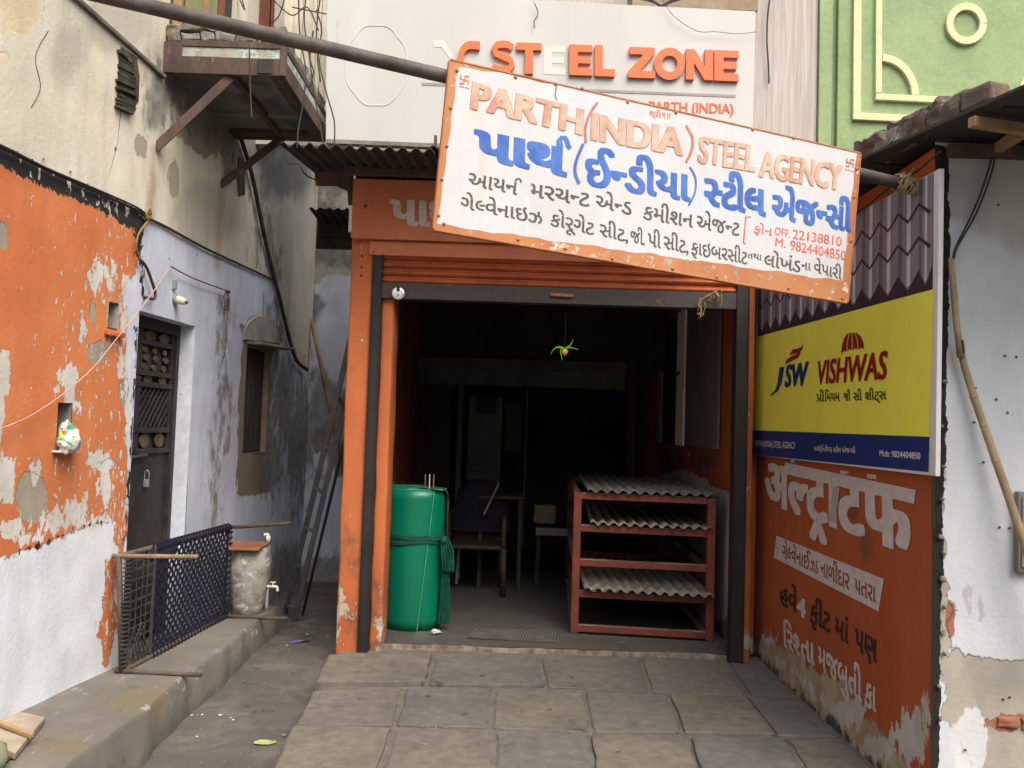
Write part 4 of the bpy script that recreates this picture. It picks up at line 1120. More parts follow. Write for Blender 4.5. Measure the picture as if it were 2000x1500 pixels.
# checked cloth draped over the roll's rim
ck = pmat('checked_cloth', (.26, .26, .29), (.20, .20, .23), 20, .9, .3, 80)
rim = empty('checked_cloth', Vector((-.5, 6.35, HT)), 'grey cloth with dark stripes draped over the rim of the green roll', 'cloth')
P = [(-.66, 6.24, HT+.004), (-.585, 6.20, HT+.010), (-.50, 6.24, HT+.004), (-.452, 6.30, HT-.005), (-.438, 6.32, HT-.10), (-.435, 6.32, HT-.30), (-.43, 6.32, HT-.42)]
vs = []
PP = smooth_path([Vector(p) for p in P], 4)
for i, p in enumerate(PP):
    t = i/(len(PP)-1)
    d = Vector((.05, .10, .03)) if t < .5 else Vector((.012, .09, 0))
    d0 = Vector((0, .11, -.02)).lerp(Vector((-.03, .10, 0)), t)
    for k in range(5): vs.append(p+d0*(k/4)+Vector((.006*sin(i*.9+k), 0, .006*sin(k*2+i*.5))))
mb = MB(); mb.add(vs, [(i*5+k, i*5+k+1, (i+1)*5+k+1, (i+1)*5+k) for i in range(len(PP)-1) for k in range(4)]); mb.build('cloth', ck, rim, smooth=True)
for i in (6, 10, 15, 19): 
    mb = MB(); mb.tube([Vector(vs[min(i, len(PP)-1)*5+k])+Vector((.003, -.004, .002)) for k in range(5)], .003, 4); mb.build('stripe', M['rope_dark'], rim)
# three thin rods standing in the roll
for px, c_ in ((831, M['wood_tan']), (839.5, M['plastic_white']), (847.5, M['wood_tan'])):
    p = oy(px, 926, 6.36)
    mb = MB(); mb.tube([Vector((p.x, p.y, .5)), p], .0042, 7)
    tag(mb.build('thin_rod', c_), {831: 'pale wooden rod standing in the green roll, left of the white one', 839.5: 'thin white rod standing in the green roll between two wooden ones', 847.5: 'pale wooden rod standing in the green roll next to the checked cloth'}[px], 'rod', 'thin rods standing in the green roll')
mb = MB(); c = oz(852, 1238, ZS); mb.lathe(c+Vector((0, 0, .012)), [(.01, -.012), (.035, -.004), (.028, .012), (.005, .018)], 10); roughen(mb.build('crumpled_paper', M['white_paint'], label='crumpled white paper scrap at the foot of the green roll', cat='paper scrap', bev=0), .02, 22)

# stool with a tray of coloured odds and ends
mst_ = pmat('pale_green_plastic', (.62, .72, .67), (.55, .65, .6), 6, .5, .1, 30)
sp = oz(892, 1140, ZS); sx, sy = sp.x, sp.y
zs_ = oy(890, 1058, sy).z
stl = empty('plastic_stool', (sx-.13, sy+.1, ZS), 'pale green plastic stool behind the green roll', 'stool')
for dx, dy in ((0, 0), (-.30, 0), (0, .26), (-.30, .26)):
    mb = MB(); b = Vector((sx+dx+.0, sy+dy, ZS)); tp_ = Vector((sx+dx*.9-.01, sy+dy*.9, zs_-.02)); mb.hexa([b+Vector((-.022, -.015, 0)), b+Vector((.012, -.015, 0)), b+Vector((.012, .015, 0)), b+Vector((-.022, .015, 0)), tp_+Vector((-.045, -.02, 0)), tp_+Vector((.02, -.02, 0)), tp_+Vector((.02, .02, 0)), tp_+Vector((-.045, .02, 0))]); mb.build('leg', mst_, stl, bev=.004)
mb = MB(); mb.box((sx-.33, sy-.025, zs_-.03), (sx+.02, sy+.27, zs_)); mb.build('seat', mst_, stl, bev=.008)
tr_ = empty('bowl_of_tokens', (sx-.13, sy+.1, zs_), 'shallow bowl heaped with orange and white pieces on the green stool', 'bowl')
mb = MB(); c = Vector((sx-.06, sy+.10, zs_)); mb.lathe(c, [(.07, 0), (.115, .035), (.12, .06), (.112, .06), (.10, .03)], 20); mb.build('bowl', M['rust_steel'], tr_, smooth=True)
mts = [pmat('token_orange', (.75, .28, .10), (.6, .2, .08), 9, .6, .1, 30), pmat('token_cream', (.8, .74, .6), (.75, .65, .5), 9, .6, .1, 30), pmat('token_tan', (.34, .20, .10), (.3, .18, .08), 9, .6, .1, 30), M['plastic_white']]
for k in range(26):
    a_ = rnd.uniform(0, 2*pi); r_ = .10*math.sqrt(rnd.random()); p = c+Vector((r_*cos(a_), r_*sin(a_), .062+.02*(1-r_/.1)))
    mb = MB(); mb.lathe(p, [(.006, -.010), (.019, -.006), (.019, .006), (.006, .010)], 9, (rnd.uniform(-1, 1), rnd.uniform(-1, 0), 1)); mb.build('token', mts[rnd.choice([0, 0, 1, 2, 3] if k % 4 else [1, 3])], tr_, smooth=True)

# door mat
a, b, c, d = oz(912, 1247, ZS), oz(1085, 1257, ZS), oz(1088, 1233, ZS), oz(928, 1229, ZS)
mt = empty('door_mat', a, 'grey ribbed door mat lying just inside the shop threshold', 'mat')
mmt = pmat('mat_grey', (.075, .072, .07), (.055, .053, .05), 9, .9, .4, 60)
mb = MB(); mb.hexa([a, b, c, d]+[p+Vector((0, 0, .006)) for p in (a, b, c, d)]); mb.build('mat_base', mmt, mt)
mrb = pmat('mat_rib', (.15, .145, .14), (.11, .105, .10), 9, .9, .4, 60)
mb = MB()
for k in range(30):
    t = (k+.5)/30; p, q = a.lerp(b, t), d.lerp(c, t); mb.bar(p+Vector((0, .006, .008)), q+Vector((0, -.006, .008)), .008, .005)
mb.build('mat_ribs', mrb, mt, kind='stuff')

# boards on the inner right wall
def rwi(px, py, x=XI1-.03): return ox(px, py, x)
hb = empty('hanging_board', rwi(1365, 760), 'tall dark grey board hanging on the inner right wall nearest the shutter', 'board')
mgb = pmat('board_grey', (.135, .125, .13), (.115, .105, .11), 3, .6, .1, 30)
def wallboard(px0, px1, name, mat, par, pyb=880, x=XI1-.03, th=.02):
    a, b = rwi(px0, pyb, x), rwi(px1, pyb-6, x); zb = 1.385
    mb = MB(); mb.box((x, min(a.y, b.y), zb), (x+th, max(a.y, b.y), 2.62)); return mb.build(name, mat, par, bev=.002)
wallboard(1400, 1338, 'board_face', mgb, hb)
wallboard(1337, 1333, 'board_edge', M['black_steel'], hb)
p = rwi(1350, 884)
fg = MB(); 
for k in range(3): fg.prism([p+Vector((-.004-k*.002, .03*k, 0)), p+Vector((-.004-k*.002, .03*k+.05, 0)), p+Vector((-.01-k*.002, .03*k+.045, -.045)), p+Vector((-.01, .03*k-.005, -.04))], (.001, 0, 0))
fg.build('paper_tag', pmat('tag_blue', (.14, .15, .20), (.10, .10, .16), 9, .8, .2, 40), hb)
gb = empty('glazed_door_leaf', rwi(1300, 760), 'dark folded door leaf with a cream edge strip beside the grey hanging board', 'door leaf')
wallboard(1332, 1318, 'cream_strip', pmat('strip_cream', (.86, .82, .76), (.82, .78, .72), 4, .6, .05, 30), gb, x=XI1-.05)
wallboard(1316, 1289, 'dark_leaf', M['black_steel'], gb)
wallboard(1288, 1280, 'edge_strip', pmat('strip_grey', (.26, .24, .20), (.20, .19, .16), 4, .7, .1, 30), gb, x=XI1-.055)
p = rwi(1325, 733, XI1-.055)
mb = MB(); mb.tube([p+Vector((-.01, -.06, .02)), p+Vector((-.02, 0, 0)), p+Vector((-.012, .06, .01)), p+Vector((-.03, .02, -.02))], .009, 6); mb.build('latch', M['black_steel'], gb)

# partition deep inside
YP = 8.75
pt = empty('shop_partition', (.1, YP, 0), 'dim wooden partition with a beam and a pale door at the back of the shop', 'partition')
def pb(px0, px1, py0, py1, y, th, name, mat, bev=.004):
    a, b = oy(px0, py1, y), oy(px1, py0, y)
    mb = MB(); mb.box((a.x, y, a.z), (b.x, y+th, b.z)); return mb.build(name, mat, pt, bev=bev)
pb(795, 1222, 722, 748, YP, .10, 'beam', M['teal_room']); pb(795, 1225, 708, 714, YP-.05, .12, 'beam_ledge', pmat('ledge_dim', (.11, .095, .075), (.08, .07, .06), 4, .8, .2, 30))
pb(700, 1330, 430, 707, YP+.02, .05, 'upper_dark_fill', M['dark_room']); pb(780, 884, 748, 1060, YP+.01, .05, 'side_dark_fill', M['dark_room'])  # dark boards added to keep the far end of the shop dark
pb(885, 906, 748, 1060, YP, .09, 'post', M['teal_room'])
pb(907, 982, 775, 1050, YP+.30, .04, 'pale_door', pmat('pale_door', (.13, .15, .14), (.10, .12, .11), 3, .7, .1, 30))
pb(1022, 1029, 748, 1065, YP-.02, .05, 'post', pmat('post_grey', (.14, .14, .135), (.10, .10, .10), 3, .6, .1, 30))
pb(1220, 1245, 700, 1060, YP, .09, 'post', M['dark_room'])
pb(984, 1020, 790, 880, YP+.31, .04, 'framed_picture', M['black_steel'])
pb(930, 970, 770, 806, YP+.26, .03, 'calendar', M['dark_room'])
# moulded chair, with dark blue cloth over its back
mck = pmat('chair_tan', (.055, .040, .025), (.04, .03, .02), 5, .6, .2, 30)
ch = empty('armchair', oz(925, 1080, ZS), 'tan moulded plastic armchair standing in the dim shop', 'chair')
def tb(pts, r, name, mat, par, n=8, y=7.9):
    mb = MB(); mb.tube(smooth_path([oy(px, py, yy) for px, py, yy in pts], 4), r, n); return mb.build(name, mat, par, smooth=True)
cy = 7.55
c0 = Vector((-.52, cy, ZS))
for dx, dy in ((0, 0), (.50, 0), (.03, .45), (.47, .45)):
    mb = MB(); mb.tube([c0+Vector((dx, dy, 0)), c0+Vector((dx*.96+.01, dy, .42))], [.022, .03], 8); mb.build('leg', mck, ch, smooth=True)
mb = MB(); mb.box(c0+Vector((0, 0, .40)), c0+Vector((.5, .47, .435))); mb.build('seat', mck, ch, bev=.012)
mb = MB(); mb.hexa([c0+Vector(v) for v in ((.02, .43, .42), (.48, .43, .42), (.48, .46, .42), (.02, .46, .42), (.05, .50, .86), (.45, .50, .86), (.45, .53, .86), (.05, .53, .86))]); mb.build('backrest', mck, ch, bev=.02)
for dx in (0, .49):
    mb = MB(); mb.tube(smooth_path([c0+Vector((dx, 0, .42)), c0+Vector((dx, .0, .64)), c0+Vector((dx, .1, .67)), c0+Vector((dx, .44, .68))], 4), .022, 8); mb.build('armrest', mck, ch, smooth=True)
bl = MB(); 
vs = []
for j in range(11):
    t = j/10
    for i in range(25):
        a_ = 2*pi*i/24; w = .17+.09*t+.018*sin(a_*5+t*4); 
        vs.append(c0+Vector((.26+w*cos(a_)*(1.1 if t > .15 else .75), .42+.12*sin(a_), .98-.46*t*1.0)))
bl.add(vs, [(j*25+i, j*25+i+1, (j+1)*25+i+1, (j+1)*25+i) for j in range(10) for i in range(24)]+[tuple(range(24))])
bl.build('dark_blue_cloth', pmat('cloth_midnight', (.014, .013, .024), (.02, .018, .03), 9, .9, .3, 40), smooth=True, label='dark blue cloth thrown over the back of the tan armchair', cat='cloth')
# small table with tools, sack and low white shelf
tbn = empty('work_table', (.0, 8.1, ZS), 'low brown work table beside the grey partition post', 'table')
t0 = oy(935, 965, 8.0); 
mb = MB(); mb.box((t0.x, 7.85, t0.z-.03), (t0.x+.42, 8.35, t0.z)); mb.build('table_top', mck, tbn, bev=.006)
for dx in (.03, .39):
    for y in (7.89, 8.31):
        mb = MB(); mb.bar((t0.x+dx, y, ZS), (t0.x+dx, y, t0.z-.03), .035, .035); mb.build('leg', mck, tbn, bev=.004)
mb = MB(); mb.tube([oy(945, 1005, 7.78), oy(974, 945, 7.82)], .010, 7); mb.build('leaning_stick', M['wood_tan'], label='light wooden stick leaning on the work table', cat='stick')
sk = MB(); p = oz(1065, 1052, .30); 
a, b = oy(1042, 1022, 8.3), oy(1087, 988, 8.3)
sk.box((a.x, 8.3, a.z), (b.x, 8.45, b.z)); o = sk.build('cement_bag', pmat('bag_paper', (.24, .19, .15), (.18, .14, .11), 9, .85, .3, 30), label='small brown paper bag on the low shelf at the back', cat='paper bag', bev=.02); roughen(o, .02, 12, 3)
lsf = empty('low_shelf', (a.x, 8.2, ZS), 'low dark shelf with a pale front edge behind the rack', 'shelf')
a, b = oy(1046, 1045, 8.2), oy(1120, 1033, 8.2)
mb = MB(); mb.box((a.x, 8.2, a.z), (b.x, 8.22, b.z)); mb.build('front_edge', pmat('edge_pale', (.26, .245, .21), (.22, .21, .18), 9, .7, .1, 30), lsf)
mb = MB(); mb.box((a.x, 8.221, a.z), (b.x, 8.5, b.z)); mb.box((a.x+.01, 8.25, ZS), (a.x+.05, 8.48, a.z)); mb.box((b.x-.05, 8.25, ZS), (b.x-.01, 8.48, a.z)); mb.build('shelf_body', M['wood_old'], lsf)
mb = MB(); mb.box((XI0+.003, 6.4, .90), (XI0+.13, 8.3, .93)); mb.build('wall_shelf', pmat('shelf_white', (.4, .4, .4), (.3, .3, .3), 5, .8, .1, 30), label='long whitish ledge on the inner left wall behind the green roll', cat='ledge')
# ------------------------------------------------------------------ light grey panel with raised orange letters
YS = 5.92
pn = empty('steel_zone_panel', oy(1050, 290, YS), 'large pale grey sign panel with raised orange STEEL ZONE letters above the shop', 'sign')
tl_, tr_ = oy(638, -20, YS), oy(1476, 22, YS); bl_, br_ = oy(636, 272, YS), oy(1469, 305, YS)
mpn = pmat('panel_grey', (.525, .53, .53), (.47, .475, .475), 1.5, .45, .08, 20, var=.03, spec=.4, st=(1, 1, .25), spots=[((.44, .43, .41), .64, 3), ((.36, .34, .31), .72, 6)])
mb = MB(); mb.prism([bl_, br_, tr_, tl_], (0, .10, 0)); mb.build('panel_face', mpn, pn, bev=.004)
mb = MB(); mb.bar(bl_+Vector((0, .03, -.012)), br_+Vector((0, .03, -.012)), .06, .028); mb.build('bottom_frame', M['concrete'], pn)
mb = MB(); mb.bar(oy(851, 265, 5.86), oy(849, 320, 5.86), .02, .02); mb.build('hanger', M['rust_steel'], pn)
pp = lambda px, py: oy(px, py, YS)
def L3(name, polys, box):
    """raised letter: outline in unit box -> photo box on the panel"""
    x0, y0, x1, y1 = box
    for pl_ in polys:
        mb = MB(); pts = [oy(x0+(x1-x0)*u, y1-(y1-y0)*v+(u-.5)*(x1-x0)*.035, YS-.026) for u, v in pl_]
        mb.prism(pts, (0, .024, 0)); mb.build(name, M['letter_orange'], pn, bev=.0015)
def rib(pts, w):
    v, f = ribbon(pts, w); n = len(v)//2
    return [v[2*i] for i in range(n)]+[v[2*i+1] for i in reversed(range(n))]
Ep = [[(0, 0), (1, 0), (1, .24), (.38, .24), (.38, .39), (.93, .39), (.93, .61), (.38, .61), (.38, .76), (1, .76), (1, 1), (0, 1)]]
Lp = [[(0, 0), (1, 0), (1, .24), (.40, .24), (.40, 1), (0, 1)]]
Tp = [[(.34, 0), (.66, 0), (.66, .76), (1, .76), (1, 1), (0, 1), (0, .76), (.34, .76)]]
Zp = [[(0, 0), (1, 0), (1, .24), (.45, .24), (.98, .80), (.98, 1), (.06, 1), (.06, .76), (.55, .76), (0, .20)]]
Np = [[(0, 0), (.30, 0), (.30, .55), (.68, 0), (1, 0), (1, 1), (.70, 1), (.70, .45), (.32, 1), (0, 1)]]
Cp = [rib([(.98, .86), (.75, .875)]+arc(.6, .5, .44, .375, 90, 262, 14)+[(.98, .12)], .24)]
Sp = [rib([(.88, .80), (.72, .88), (.5, .895), (.28, .86), (.16, .74), (.22, .61), (.42, .54), (.62, .49), (.82, .40), (.86, .26), (.74, .14), (.5, .105), (.27, .13), (.10, .21)], .225)]
def ring(box):
    x0, y0, x1, y1 = box; n = 28; vs = []
    for yy in (YS-.026, YS-.002):
        for r in (1, .50):
            for k in range(n):
                a_ = 2*pi*k/n; vs.append(oy((x0+x1)/2+(x1-x0)/2*r*cos(a_)*(1 if r == 1 else 1.02), (y0+y1)/2+(y1-y0)/2*r*sin(a_), yy))
    fs = []
    for k in range(n):
        k2 = (k+1) % n
        fs += [(k, k2, n+k2, n+k), (k, 2*n+k, 2*n+k2, k2), (n+k, n+k2, 3*n+k2, 3*n+k), (2*n+k, 3*n+k, 3*n+k2, 2*n+k2)]
    mb = MB(); mb.add(vs, fs); o = mb.build('letter', M['letter_orange'], pn); autosmooth(o, 40)
L3('letter', Cp, (893, 79, 938, 146)); L3('letter', Sp, (957, 79, 1007, 143)); L3('letter', Tp, (1009, 83, 1058, 144)); L3('letter', Ep, (1112, 87, 1157, 147))
L3('letter', Lp, (1162, 88, 1201, 149)); L3('letter', Zp, (1227, 92, 1280, 152)); ring((1278, 93, 1338, 156)); L3('letter', Np, (1340, 96, 1393, 156)); L3('letter', Ep, (1395, 98, 1443, 158))
mgh = pmat('panel_white_patch', (.60, .59, .565), (.56, .55, .525), 3, .5, .05, 20, var=.02)
for pl_ in Ep:
    flat('letter_ghost', [(1062+42*u, 145-57*v+u*1.5) for u, v in pl_], pp, .002, (0, -1, 0), mgh, pn)
flat('letter_ghost', [(846, 78), (868, 78), (886, 110), (880, 116), (862, 92), (846, 92)], pp, .002, (0, -1, 0), mgh, pn)
mln = pmat('line_grey', (.30, .29, .29), (.27, .26, .26), 5, .5, .05, 20)
stroke('rule_line', [(824, 164), (1437, 188)], 5, pp, .003, (0, -1, 0), mln, pn)
ml2 = pmat('small_letter_orange', (.62, .16, .07), (.56, .14, .06), 8, .5, .05, 30)
write('PARTH (INDIA)', (1268, 217), (1432, 222), (1268, 198.5), pp, ml2, pn, (0, -1, 0), bold=.028, off=.003)
write('STEEL AGENCY', (1268, 250), (1432, 257), (1268, 233), pp, ml2, pn, (0, -1, 0), bold=.028, off=.003)
# outline left by a removed emblem: a thin glue bead with a scalloped edge
pts = []
for k in range(97):
    a_ = 2*pi*k/96; r = 1+.05*abs(sin(a_*4))
    pts.append(oy(735+59*r*cos(a_), 128+77*r*sin(a_), YS-.002))
mb = MB(); mb.tube(pts, .0022, 5, cap=False); mb.build('glue_outline', pmat('glue_white', (.72, .72, .70), (.66, .66, .64), 9, .5, .1, 20), pn)
for nme, P_ in (('loose_wire', [(1043, 5), (1049, 18), (1050, 30), (1043, 42), (1044, 55)]), ('loose_wire', [(1290, -8), (1315, 30), (1360, 60), (1400, 62), (1440, 66), (1478, 62)])):
    mb = MB(); mb.tube(smooth_path([oy(x, y, YS-.03) for x, y in P_], 6), .0035 if P_[0][0] < 1200 else .002, 5); mb.build(nme, M['cable'], pn)
# roof strip and bundled cables over the panel
mb = MB(); a, b = oy(1235, 13, 6.2), oy(1480, 14, 6.2); mb.box((a.x, 6.2, a.z), (b.x, 6.5, a.z+.5)); mb.build('brown_upper_wall', pmat('brown_upper', (.34, .27, .19), (.26, .20, .14), 5, .9, .3, 30), label='brownish wall strip showing above the right end of the grey panel', cat='wall')
cb = MB()
for k in range(7):
    cb.tube(smooth_path([oy(1180+rnd.uniform(-10, 10), -14, 6.0), oy(1262, -2+rnd.uniform(-3, 5), 5.98), oy(1290+rnd.uniform(-6, 6), 12+rnd.uniform(-3, 3), 5.97), oy(1312, 2+rnd.uniform(-4, 4), 5.98), oy(1380, -14, 6.0)], 5), .005, 5)
cb.build('cable_bundle', M['cable'], label='knot of black cables hanging over the top edge of the grey panel', cat='cables')

# ------------------------------------------------------------------ pole and tilted hand-painted board
S = 3.10
pts4 = [(880, 118), (1680, 300), (1655, 590), (848, 447)]
dd = [ray(*p) for p in pts4]
Am = np.array([[dd[1][i], -dd[2][i], dd[3][i]] for i in range(3)]); sol = np.linalg.solve(Am, np.array([dd[0][i] for i in range(3)]))
TL, TR, BR, BL = EYE+dd[0]*S, EYE+dd[1]*S*sol[0], EYE+dd[2]*S*sol[1], EYE+dd[3]*S*sol[2]
nb = (TR-TL).cross(BL-TL).normalized()
if nb.dot(EYE-TL) < 0: nb = -nb
bp = lambda px, py: opl(px, py, TL, nb)
def bpo(o_): return lambda px, py: opl(px, py, TL, nb)+nb*o_
board = empty('painted_signboard', (TL+BR)/2, 'tilted white hand painted signboard with orange border hanging from the steel pole', 'signboard')
mbw = lmat('board_white', ((.57, .575, .60), (.51, .52, .55)), [
    dict(a='drip', c=((.60, .52, .42), (.50, .42, .32)), amp=.7, s=7, e=.5, o=.5, st=(2, 2, .4)),
    dict(a='white', c=(.66, .66, .65), amp=.25, s=9, e=.1),
    dict(a='blue', c=(.50, .58, .66), amp=.9, s=5, e=.6, o=.5),
    dict(a=None, th=-1.28, c=(.26, .24, .22), amp=1.4, s=20, e=.06, o=.7, st=(1, 1, 1)),
    dict(a='orange', c=((.47, .22, .10), (.40, .16, .08)), s2=3, amp=.10, s=6, e=.03),
    dict(a='chip', c=((.62, .58, .50), (.30, .22, .15)), amp=1.2, s=26, e=.05, st=(1, 1, 1))], rough=.55, bump=.3, var=.05)
e1, e2 = (TR-TL), (BL-TL)
def brd_masks(q, X):
    u = ((X-np.array(TL))@np.array(e1))/e1.length_squared; v = ((X-np.array(TL))@np.array(e2))/e2.length_squared
    w = np.minimum(np.minimum(u*e1.length, (1-u)*e1.length-.0), np.minimum(v, 1-v)*e2.length)
    dl, dr_, dt, db = u*e1.length, (1-u)*e1.length, v*e2.length, (1-v)*e2.length
    w = np.minimum(np.minimum(dl-.029, dr_-.013), np.minimum(dt-.014+.003*u, db-.017-.010*u)); bw_ = 0
    wob = .003*np.sin(u*40)+.002*np.sin(u*97+v*30)
    return dict(orange=(bw_-w+wob)/.0018*.35, drip=mx(q.seg([(1028, 400), (1022, 480)], 6), q.seg([(916, 200), (918, 300)], 5)-3, q.seg([(1180, 460), (1186, 520)], 4)-3, q.seg([(1590, 500), (1586, 560)], 5), q.ell(925, 225, 20, 16)-6, q.ell(940, 300, 8, 60)-6),
        white=mx(q.seg([(1031, 385), (1028, 480)], 3), q.seg([(1293, 430), (1289, 520)], 3), q.seg([(1583, 480), (1581, 578)], 3), q.ell(1230, 235, 200, 10)-6, q.seg([(1134, 380), (1132, 460)], 3)), blue=mx(q.ell(1180, 260, 90, 60), q.ell(1120, 200, 60, 40), q.ell(1450, 400, 140, 60)-6)-6,
        chip=np.where(w < .0, -8.5+3*(u > .3)*(u < .5)*(v < .2), -40))
NUb, NVb = 150, 56
P = [TL+e1*(i/NUb)+e2*(j/NVb) for j in range(NVb+1) for i in range(NUb+1)]
P = [p+nb*(.0) for p in P]
mb = MB(); mb.add(P, [(j*(NUb+1)+i, (j+1)*(NUb+1)+i, (j+1)*(NUb+1)+i+1, j*(NUb+1)+i+1) for j in range(NVb) for i in range(NUb)])
bf = mb.build('board_face', mbw, board)
X = np.array([tuple(p) for p in P]); q = P2(*projn(X))
for nme, val in brd_masks(q, X).items():
    a = bf.data.attributes.new(nme, 'FLOAT', 'POINT'); a.data.foreach_set('value', np.clip(val/20*(1 if nme != 'orange' else 4), -1.5, 1.5).astype(np.float32))
mb = MB(); mb.hexa([p-nb*.003 for p in (BL, BR, TR, TL)][:4]+[p-nb*.028 for p in (BL, BR, TR, TL)]); mb.build('board_backing', M['wood_tan'], board)
e1n, e2n = e1.normalized(), e2.normalized()
for a, b, u_ in ((TL, TR, e2n), (BL, BR, -e2n)):
    mb = MB(); mb.bar(a-nb*.013-u_*.003, b-nb*.013-u_*.003, .03, .006, up=u_); mb.build('edge_strip', M['edge_orange'], board, bev=.001)
for a, b, u_ in ((TL, BL, e1n), (TR, BR, -e1n)):
    mb = MB(); mb.bar(a-nb*.013-u_*.003, b-nb*.013-u_*.003, .03, .006, up=u_); mb.build('edge_strip', M['edge_orange'], board, bev=.001)
mriv = pmat('rivet', (.40, .17, .06), (.3, .15, .07), 20, .5, .3, 50, metal=.2)
rv = [(893, 138), (880, 211), (873, 285), (863, 350), (857, 421), (867, 437), (1007, 151), (1085, 164), (1137, 173), (1226, 199), (1012, 468), (1104, 485), (1196, 505), (1314, 525), (1400, 541), (1540, 563), (1645, 583), (1673, 330), (1668, 385), (1662, 470), (1550, 270), (1470, 253), (1320, 220)]
for px, py in rv:
    p = bp(px, py)
    mb = MB(); mb.lathe(p, [(.0065, -.001), (.0065, .001), (.004, .004), (.001, .0048)], 10, nb); mb.build('rivet', mriv, board, smooth=True)
RD, FD, BLU, INK, RL = M['ink_red'], M['ink_faded'], M['ink_blue'], M['ink_black'], M['ink_redline']
def two(s, bl, br, tl, b=.045):
    write(s, bl, br, tl, bp, RL, board, nb, bold=b+.014, off=.0004, wob=.02)
    write(s, bl, br, tl, bp, FD, board, nb, bold=b, off=.0014, wob=.02)
two('PARTH', (921, 211), (1133, 262), (926, 162)); two('INDIA', (1156, 272), (1330, 303), (1158, 222)); two('STEEL', (1363, 316), (1473, 335), (1367, 267), .035); two('AGENCY', (1483, 344), (1640, 371), (1487, 296), .04)
for pts, mt, w in (([(1167, 200), (1152, 222), (1143, 250), (1144, 279)], RL, 5), ([(1340, 245), (1352, 268), (1351, 292), (1340, 317)], RL, 4.5), ([(1139, 281), (1126, 312), (1123, 336), (1131, 359)], BLU, 6), ([(1347, 326), (1358, 347), (1357, 376), (1345, 401)], BLU, 3.5)):
    stroke('bracket_mark', [tuple(p)[:2] for p in smooth_path([Vector((x, y, 0)) for x, y in pts], 5)], w, bp, .002, nb, mt, board)
write('પાથ', (930, 309), (1101, 344), (932, 254), bp, BLU, board, nb, bold=.055, off=.0005, wob=.015)
stroke('lettering', [(1094, 290), (1092, 276), (1097, 269), (1104, 269), (1107, 276), (1110, 286), (1114, 290)], [13, 12, 9, 8, 9, 9, 8], bp, .0015, nb, BLU, board)
write('ઈ~નડીયા', (1145, 360), (1345, 393), (1146, 309), bp, BLU, board, nb, bold=.042, off=.0005, wob=.015)
write('~સટીલ', (1377, 398), (1493, 422), (1378, 348), bp, BLU, board, nb, bold=.048, off=.0005, wob=.015)
write('એજ~નસી', (1508, 426), (1660, 452), (1511, 381), bp, BLU, board, nb, bold=.048, off=.0005, wob=.015)
for s, bl, br, tl in (('આયન^', (914, 362), (1015, 382), (917, 337)), ('મરચ~નટ', (1036, 384), (1150, 404), (1038, 358)), ('એ~નડ', (1163, 405), (1232, 420), (1165, 381)), ('કમીશન', (1256, 427), (1352, 445), (1258, 402)), ('એજ~નટ', (1360, 446), (1443, 461), (1362, 421)),
    ('ગે~લવેનાઇઝ', (899, 407), (1058, 438), (900, 384)), ('કોરૂગેટ', (1075, 440), (1159, 459), (1077, 417)), ('સીટ,', (1171, 460), (1226, 473), (1172, 437)), ('જી.', (1231, 472), (1259, 479), (1232, 450)), ('પી', (1265, 479), (1290, 486), (1266, 455)), ('સીટ,', (1296, 485), (1344, 495), (1297, 461)),
    ('ફાઇબરસીટ', (1350, 496), (1459, 516), (1351, 473)), ('તથા', (1460, 504), (1487, 509), (1461, 493)), ('લોખંડ', (1492, 519), (1562, 532), (1494, 497)), ('ના', (1565, 526), (1583, 529), (1566, 511)), ('વેપારી', (1590, 532), (1643, 546), (1591, 512))):
    write(s, bl, br, tl, bp, INK, board, nb, bold=.017, off=.0005, wob=.025, nb=6)
for s, bl, br, tl in (('ફોન', (1472, 454), (1507, 461), (1474, 440)), ('OFF.', (1513, 458), (1542, 465), (1514, 443)), ('22138810', (1548, 466), (1643, 481), (1549, 448)), ('M.', (1514, 480), (1534, 484), (1515, 464)), ('9824404850', (1543, 488), (1651, 509), (1544, 469)), ('શ્રી', (1268, 226), (1290, 230), (1269, 216)), ('૧॥', (1293, 231), (1308, 234), (1294, 219))):
    write(s, bl, br, tl, bp, RD, board, nb, bold=.012, off=.0005, wob=.02, nb=5)
stroke('bracket_mark', [(1466, 424), (1457, 422), (1452, 474), (1456, 476)], 2.2, bp, .002, nb, RD, board)
for cx, cy, s, mt in ((907, 156, 8, RD), (1660, 318, 7, RL)):
    for pl_ in ([(-1, -1), (-1, 0), (1, 0), (1, 1)], [(1, -1), (0, -1), (0, 1), (-1, 1)]):
        P_ = [(cx+x*s+y*-.2*s, cy+y*s+x*.25*s) for x, y in pl_]
        for a, b in zip(P_[:-1], P_[1:]): stroke('small_mark', [a, b], 2.0, bp, .002+rnd.uniform(0, .0006), nb, mt, board)
    for k in range(4): stroke('small_mark', [(cx-9+k*5, cy+12+k*1.4), (cx-6+k*5, cy+13+k*1.4)], 1.6, bp, .002, nb, INK if cx < 1000 else mt, board)
stroke('crack', [(1087, 167), (1084, 185), (1087, 196)], 1.3, bp, .003, nb, M['cable'], board)

